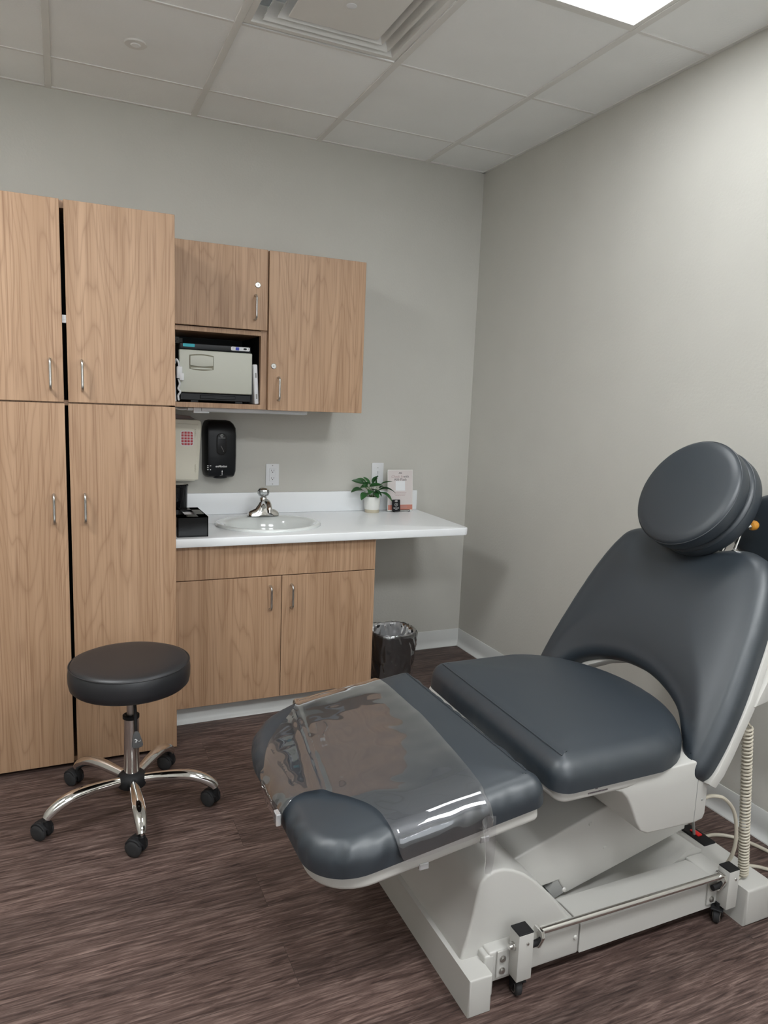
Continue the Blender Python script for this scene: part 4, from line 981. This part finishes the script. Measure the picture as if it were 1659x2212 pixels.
lathe(bm, [(0, .014), (.006, .014), (.0065, .006), (.0105, .005), (.0105, 0)], (-1.205, -2.352, .145), 20, R0); obj('pivot_bolt', bm, M['steel'], p1)
bm = nb(); a0 = Vector((-1.128, -2.352, .162)); a1 = Vector((-.470, -2.352, .152)); tube(bm, [a0, a1], .0085, 20); pb = obj('pedal_bar', bm, M['chrome'], t)
for x, dz in ((-1.134, -.0725), (-.510, -.083)):
    bm = nb(); prism(bm, [(y+.064, z+dz) for y, z in ((-2.432, .246), (-2.404, .246), (-2.398, .232), (-2.408, .196), (-2.416, .190), (-2.424, .196), (-2.438, .232))], 'x', x-.004, x+.006, .002, 2); obj('bar_end_plate', bm, M['chrome'], pb)
    bm = nb(); cyl(bm, (x-.026, -2.352, .205+dz), (x+.030 if x > -.6 else x+.004, -2.352, .205+dz), .008, n=16); obj('bar_pivot', bm, M['blackm'], pb)
def small_caster(c, ang):
    Rz = Matrix.Translation(c) @ Matrix.Rotation(ang, 4, 'Z')
    bm = nb(); box(bm, -.02, -.016, .046, .02, .016, .05, .001, 1); cyl(bm, (0, 0, .05), (0, 0, .062), .007, n=12)
    for s in (-1, 1): prism(bm, [(-.012, .048), (.014, .048), (.010, .018), (.0, .014)], 'y', s*.0145, s*.0125)
    put(bm, Rz); h = obj('caster', bm, M['blackm'], t)
    bm = nb(); lathe(bm, [(0, -.009), (.019, -.009), (.0225, -.006), (.0225, .006), (.019, .009), (0, .009)], (.003, 0, .0228), 28, Matrix.Rotation(PI/2, 4, 'X')); put(bm, Rz); w = obj('wheel', bm, M['rubber'], h)
    bm = nb(); lathe(bm, [(.013, -.0098), (.0155, -.0098), (.0155, .0098), (.013, .0098), (.013, -.0098)], (.003, 0, .0228), 28, Matrix.Rotation(PI/2, 4, 'X')); put(bm, Rz); obj('wheel_rim', bm, M['steel'], w)
small_caster(Vector((-1.183, -2.345, 0)), math.radians(80)); small_caster(Vector((-.497, -2.345, 0)), math.radians(35))
small_caster(Vector((-1.215, -1.665, 0)), math.radians(20)); small_caster(Vector((-.545, -1.665, 0)), math.radians(10))
# power inlet, cables and the coiled hand control cord
bm = nb(); box(bm, -.385, -2.190, .100, -.336, -2.085, .1165, .002, 1); pw = obj('power_inlet', bm, M['blackm'], t)
bm = nb(); box(bm, -.368, -2.150, .116, -.350, -2.115, .121, .002, 2); obj('power_switch', bm, M['redled'], pw)
bm = nb()
tube(bm, catmull([(-.606, -2.345, .405), (-.57, -2.345, .404), (-.52, -2.345, .385), (-.475, -2.345, .335), (-.455, -2.345, .26), (-.45, -2.335, .19), (-.445, -2.30, .125), (-.43, -2.25, .112)], 8), .0052, 10); obj('cable', bm, M['cable'], t)
bm = nb(); tube(bm, catmull([(-.60, -2.30, .40), (-.55, -2.28, .395), (-.50, -2.24, .36), (-.45, -2.19, .28), (-.40, -2.15, .19), (-.37, -2.135, .118)], 8), .0048, 10); obj('cable', bm, M['grey'], t)
bm = nb(); tube(bm, catmull([(-.34, -2.14, .09), (-.30, -2.11, .05), (-.22, -2.04, .007), (-.15, -2.04, .007), (-.09, -2.09, .007), (-.055, -2.20, .007), (-.05, -2.4, .007), (-.06, -2.7, .007)], 8), .006, 10); obj('power_cord', bm, M['cable'], t)
bm = nb(); tube(bm, catmull([(-.34, -2.20, .06), (-.30, -2.19, .02), (-.22, -2.19, .007), (-.15, -2.235, .007), (-.10, -2.35, .007), (-.09, -2.6, .007)], 8), .0055, 10); obj('power_cord', bm, M['cable'], t)
bm = nb(); A = Vector((-.405, -2.345, .122)); Bv = Vector((-.462, -2.345, .588)); ax = (Bv-A); Lc = ax.length; ax.normalize(); e_ = ax.orthogonal().normalized(); f_ = ax.cross(e_)
pts = [Vector((-.44, -2.33, .113)), Vector((-.425, -2.345, .118))]
turns = 46
for i in range(turns*12):
    u = i/(turns*12); q = (u**.82)*1.0; rad = .0120 if u > .03 else .006+.006*u/.03
    a = 2*PI*i/12; pts.append(A+ax*Lc*u**1.12+e_*rad*math.cos(a)+f_*rad*math.sin(a))
pts += [Bv+ax*.012, Bv+ax*.03+Vector((-.002, 0, 0))]
pts += catmull([Bv+ax*.03, Vector((-.470, -2.345, .65)), Vector((-.478, -2.345, .72)), Vector((-.47, -2.34, .78))], 6)[1:]
tube(bm, pts, .0034, 6); obj('coiled_cord', bm, M['cable'], t)

# =================================================================== CLEAR PLASTIC COVER ON THE LEG REST
bm, ring = cushion(leg_outline(.003), .0745, .047, dome=.0125, L=.06, step=.0065, lift=.003, bottom=False)
def interp(tb, x):
    if x <= tb[0][0]: return tb[0][1]
    for (a, p), (b, q) in zip(tb, tb[1:]):
        if x <= b: return p+(q-p)*(x-a)/(b-a)
    return tb[-1][1]
near_cut = [(.385, .60), (.390, .42), (.398, .30), (.41, .27), (.445, .215), (.49, .165), (.52, .140), (.55, .143), (.60, .165)]
far_cut = [(.385, .60), (.395, .42), (.40, .30), (.415, .26), (.47, .205), (.53, .13), (.58, .02), (.60, .0)]
kill = []
for f in bm.faces:
    c = f.calc_center_median(); v = c.y+CY  # positive towards the camera side
    if c.x < .128+.03*max(0, v)/.36 or (v > 0 and v > interp(near_cut, c.x)) or (v < 0 and -v > interp(far_cut, c.x)) or c.z < .004: kill.append(f)
bmesh.ops.delete(bm, geom=kill, context='FACES')
bd = [v for v in bm.verts if v.is_boundary]
for _ in range(14):
    new = {}
    for v in bd:
        nb_ = [e.other_vert(v) for e in v.link_edges if e.is_boundary]
        if len(nb_) == 2: new[v] = (v.co*2+nb_[0].co+nb_[1].co)/4
    for v, c in new.items(): v.co = c
for v in bm.verts:
    p = v.co; v_ = p.y+CY
    w = .0020*noise.noise(Vector((p.x*5, p.y*5, 1)))+.0012*noise.noise(Vector((p.x*16, p.y*22, 7)))
    top = p.z > .06
    if top: p.z += .0045+w
    else:
        side = 1 if v_ > 0 else -1
        if p.x > .5: p.x += .004+.006*abs(noise.noise(Vector((p.y*14, 3, p.z*10))))
        else: p.y += side*(.004+.009*abs(noise.noise(Vector((p.x*11, 9, p.z*14)))))
    # crease line across the sheet, foot end tented up
    cr = .455+.03*(v_/.2); d = p.x-cr
    if top: p.z += .007*math.exp(-(d/.018)**2)-.002
put(bm, ML_); cv = obj('plastic_cover', bm, M['film'], TC, 80); cv['label'] = 'clear plastic sheet over the foot end of the leg rest'
bm = nb()
for c in ((-1.478, -2.374, .440), (-1.325, -2.374, .468)):
    box(bm, c[0]-.012, c[1]-.004, c[2]-.008, c[0]+.012, c[1]+.006, c[2]+.008, .002, 1)
box(bm, -1.752, -2.17, .470, -1.740, -2.145, .500, .002, 1); split('clip', bm, film_mat('clip_plastic', 3, (.9, .9, .9), .35, .1), cv)
bm = nb(); g = []
for i in range(11):
    u = i/10; row = []
    for j in range(5):
        w = j/4-.5; row.append(bm.verts.new((-1.338+.036*w*(1-.5*u), -2.402-.012*math.sin(u*2.5)+.006*math.cos(w*5), .540-.135*u+.004*w)))
    g.append(row)
for i in range(10):
    for j in range(4): bm.faces.new((g[i][j], g[i+1][j], g[i+1][j+1], g[i][j+1]))
obj('strap', bm, M['film'], cv, 80, recalc=False)
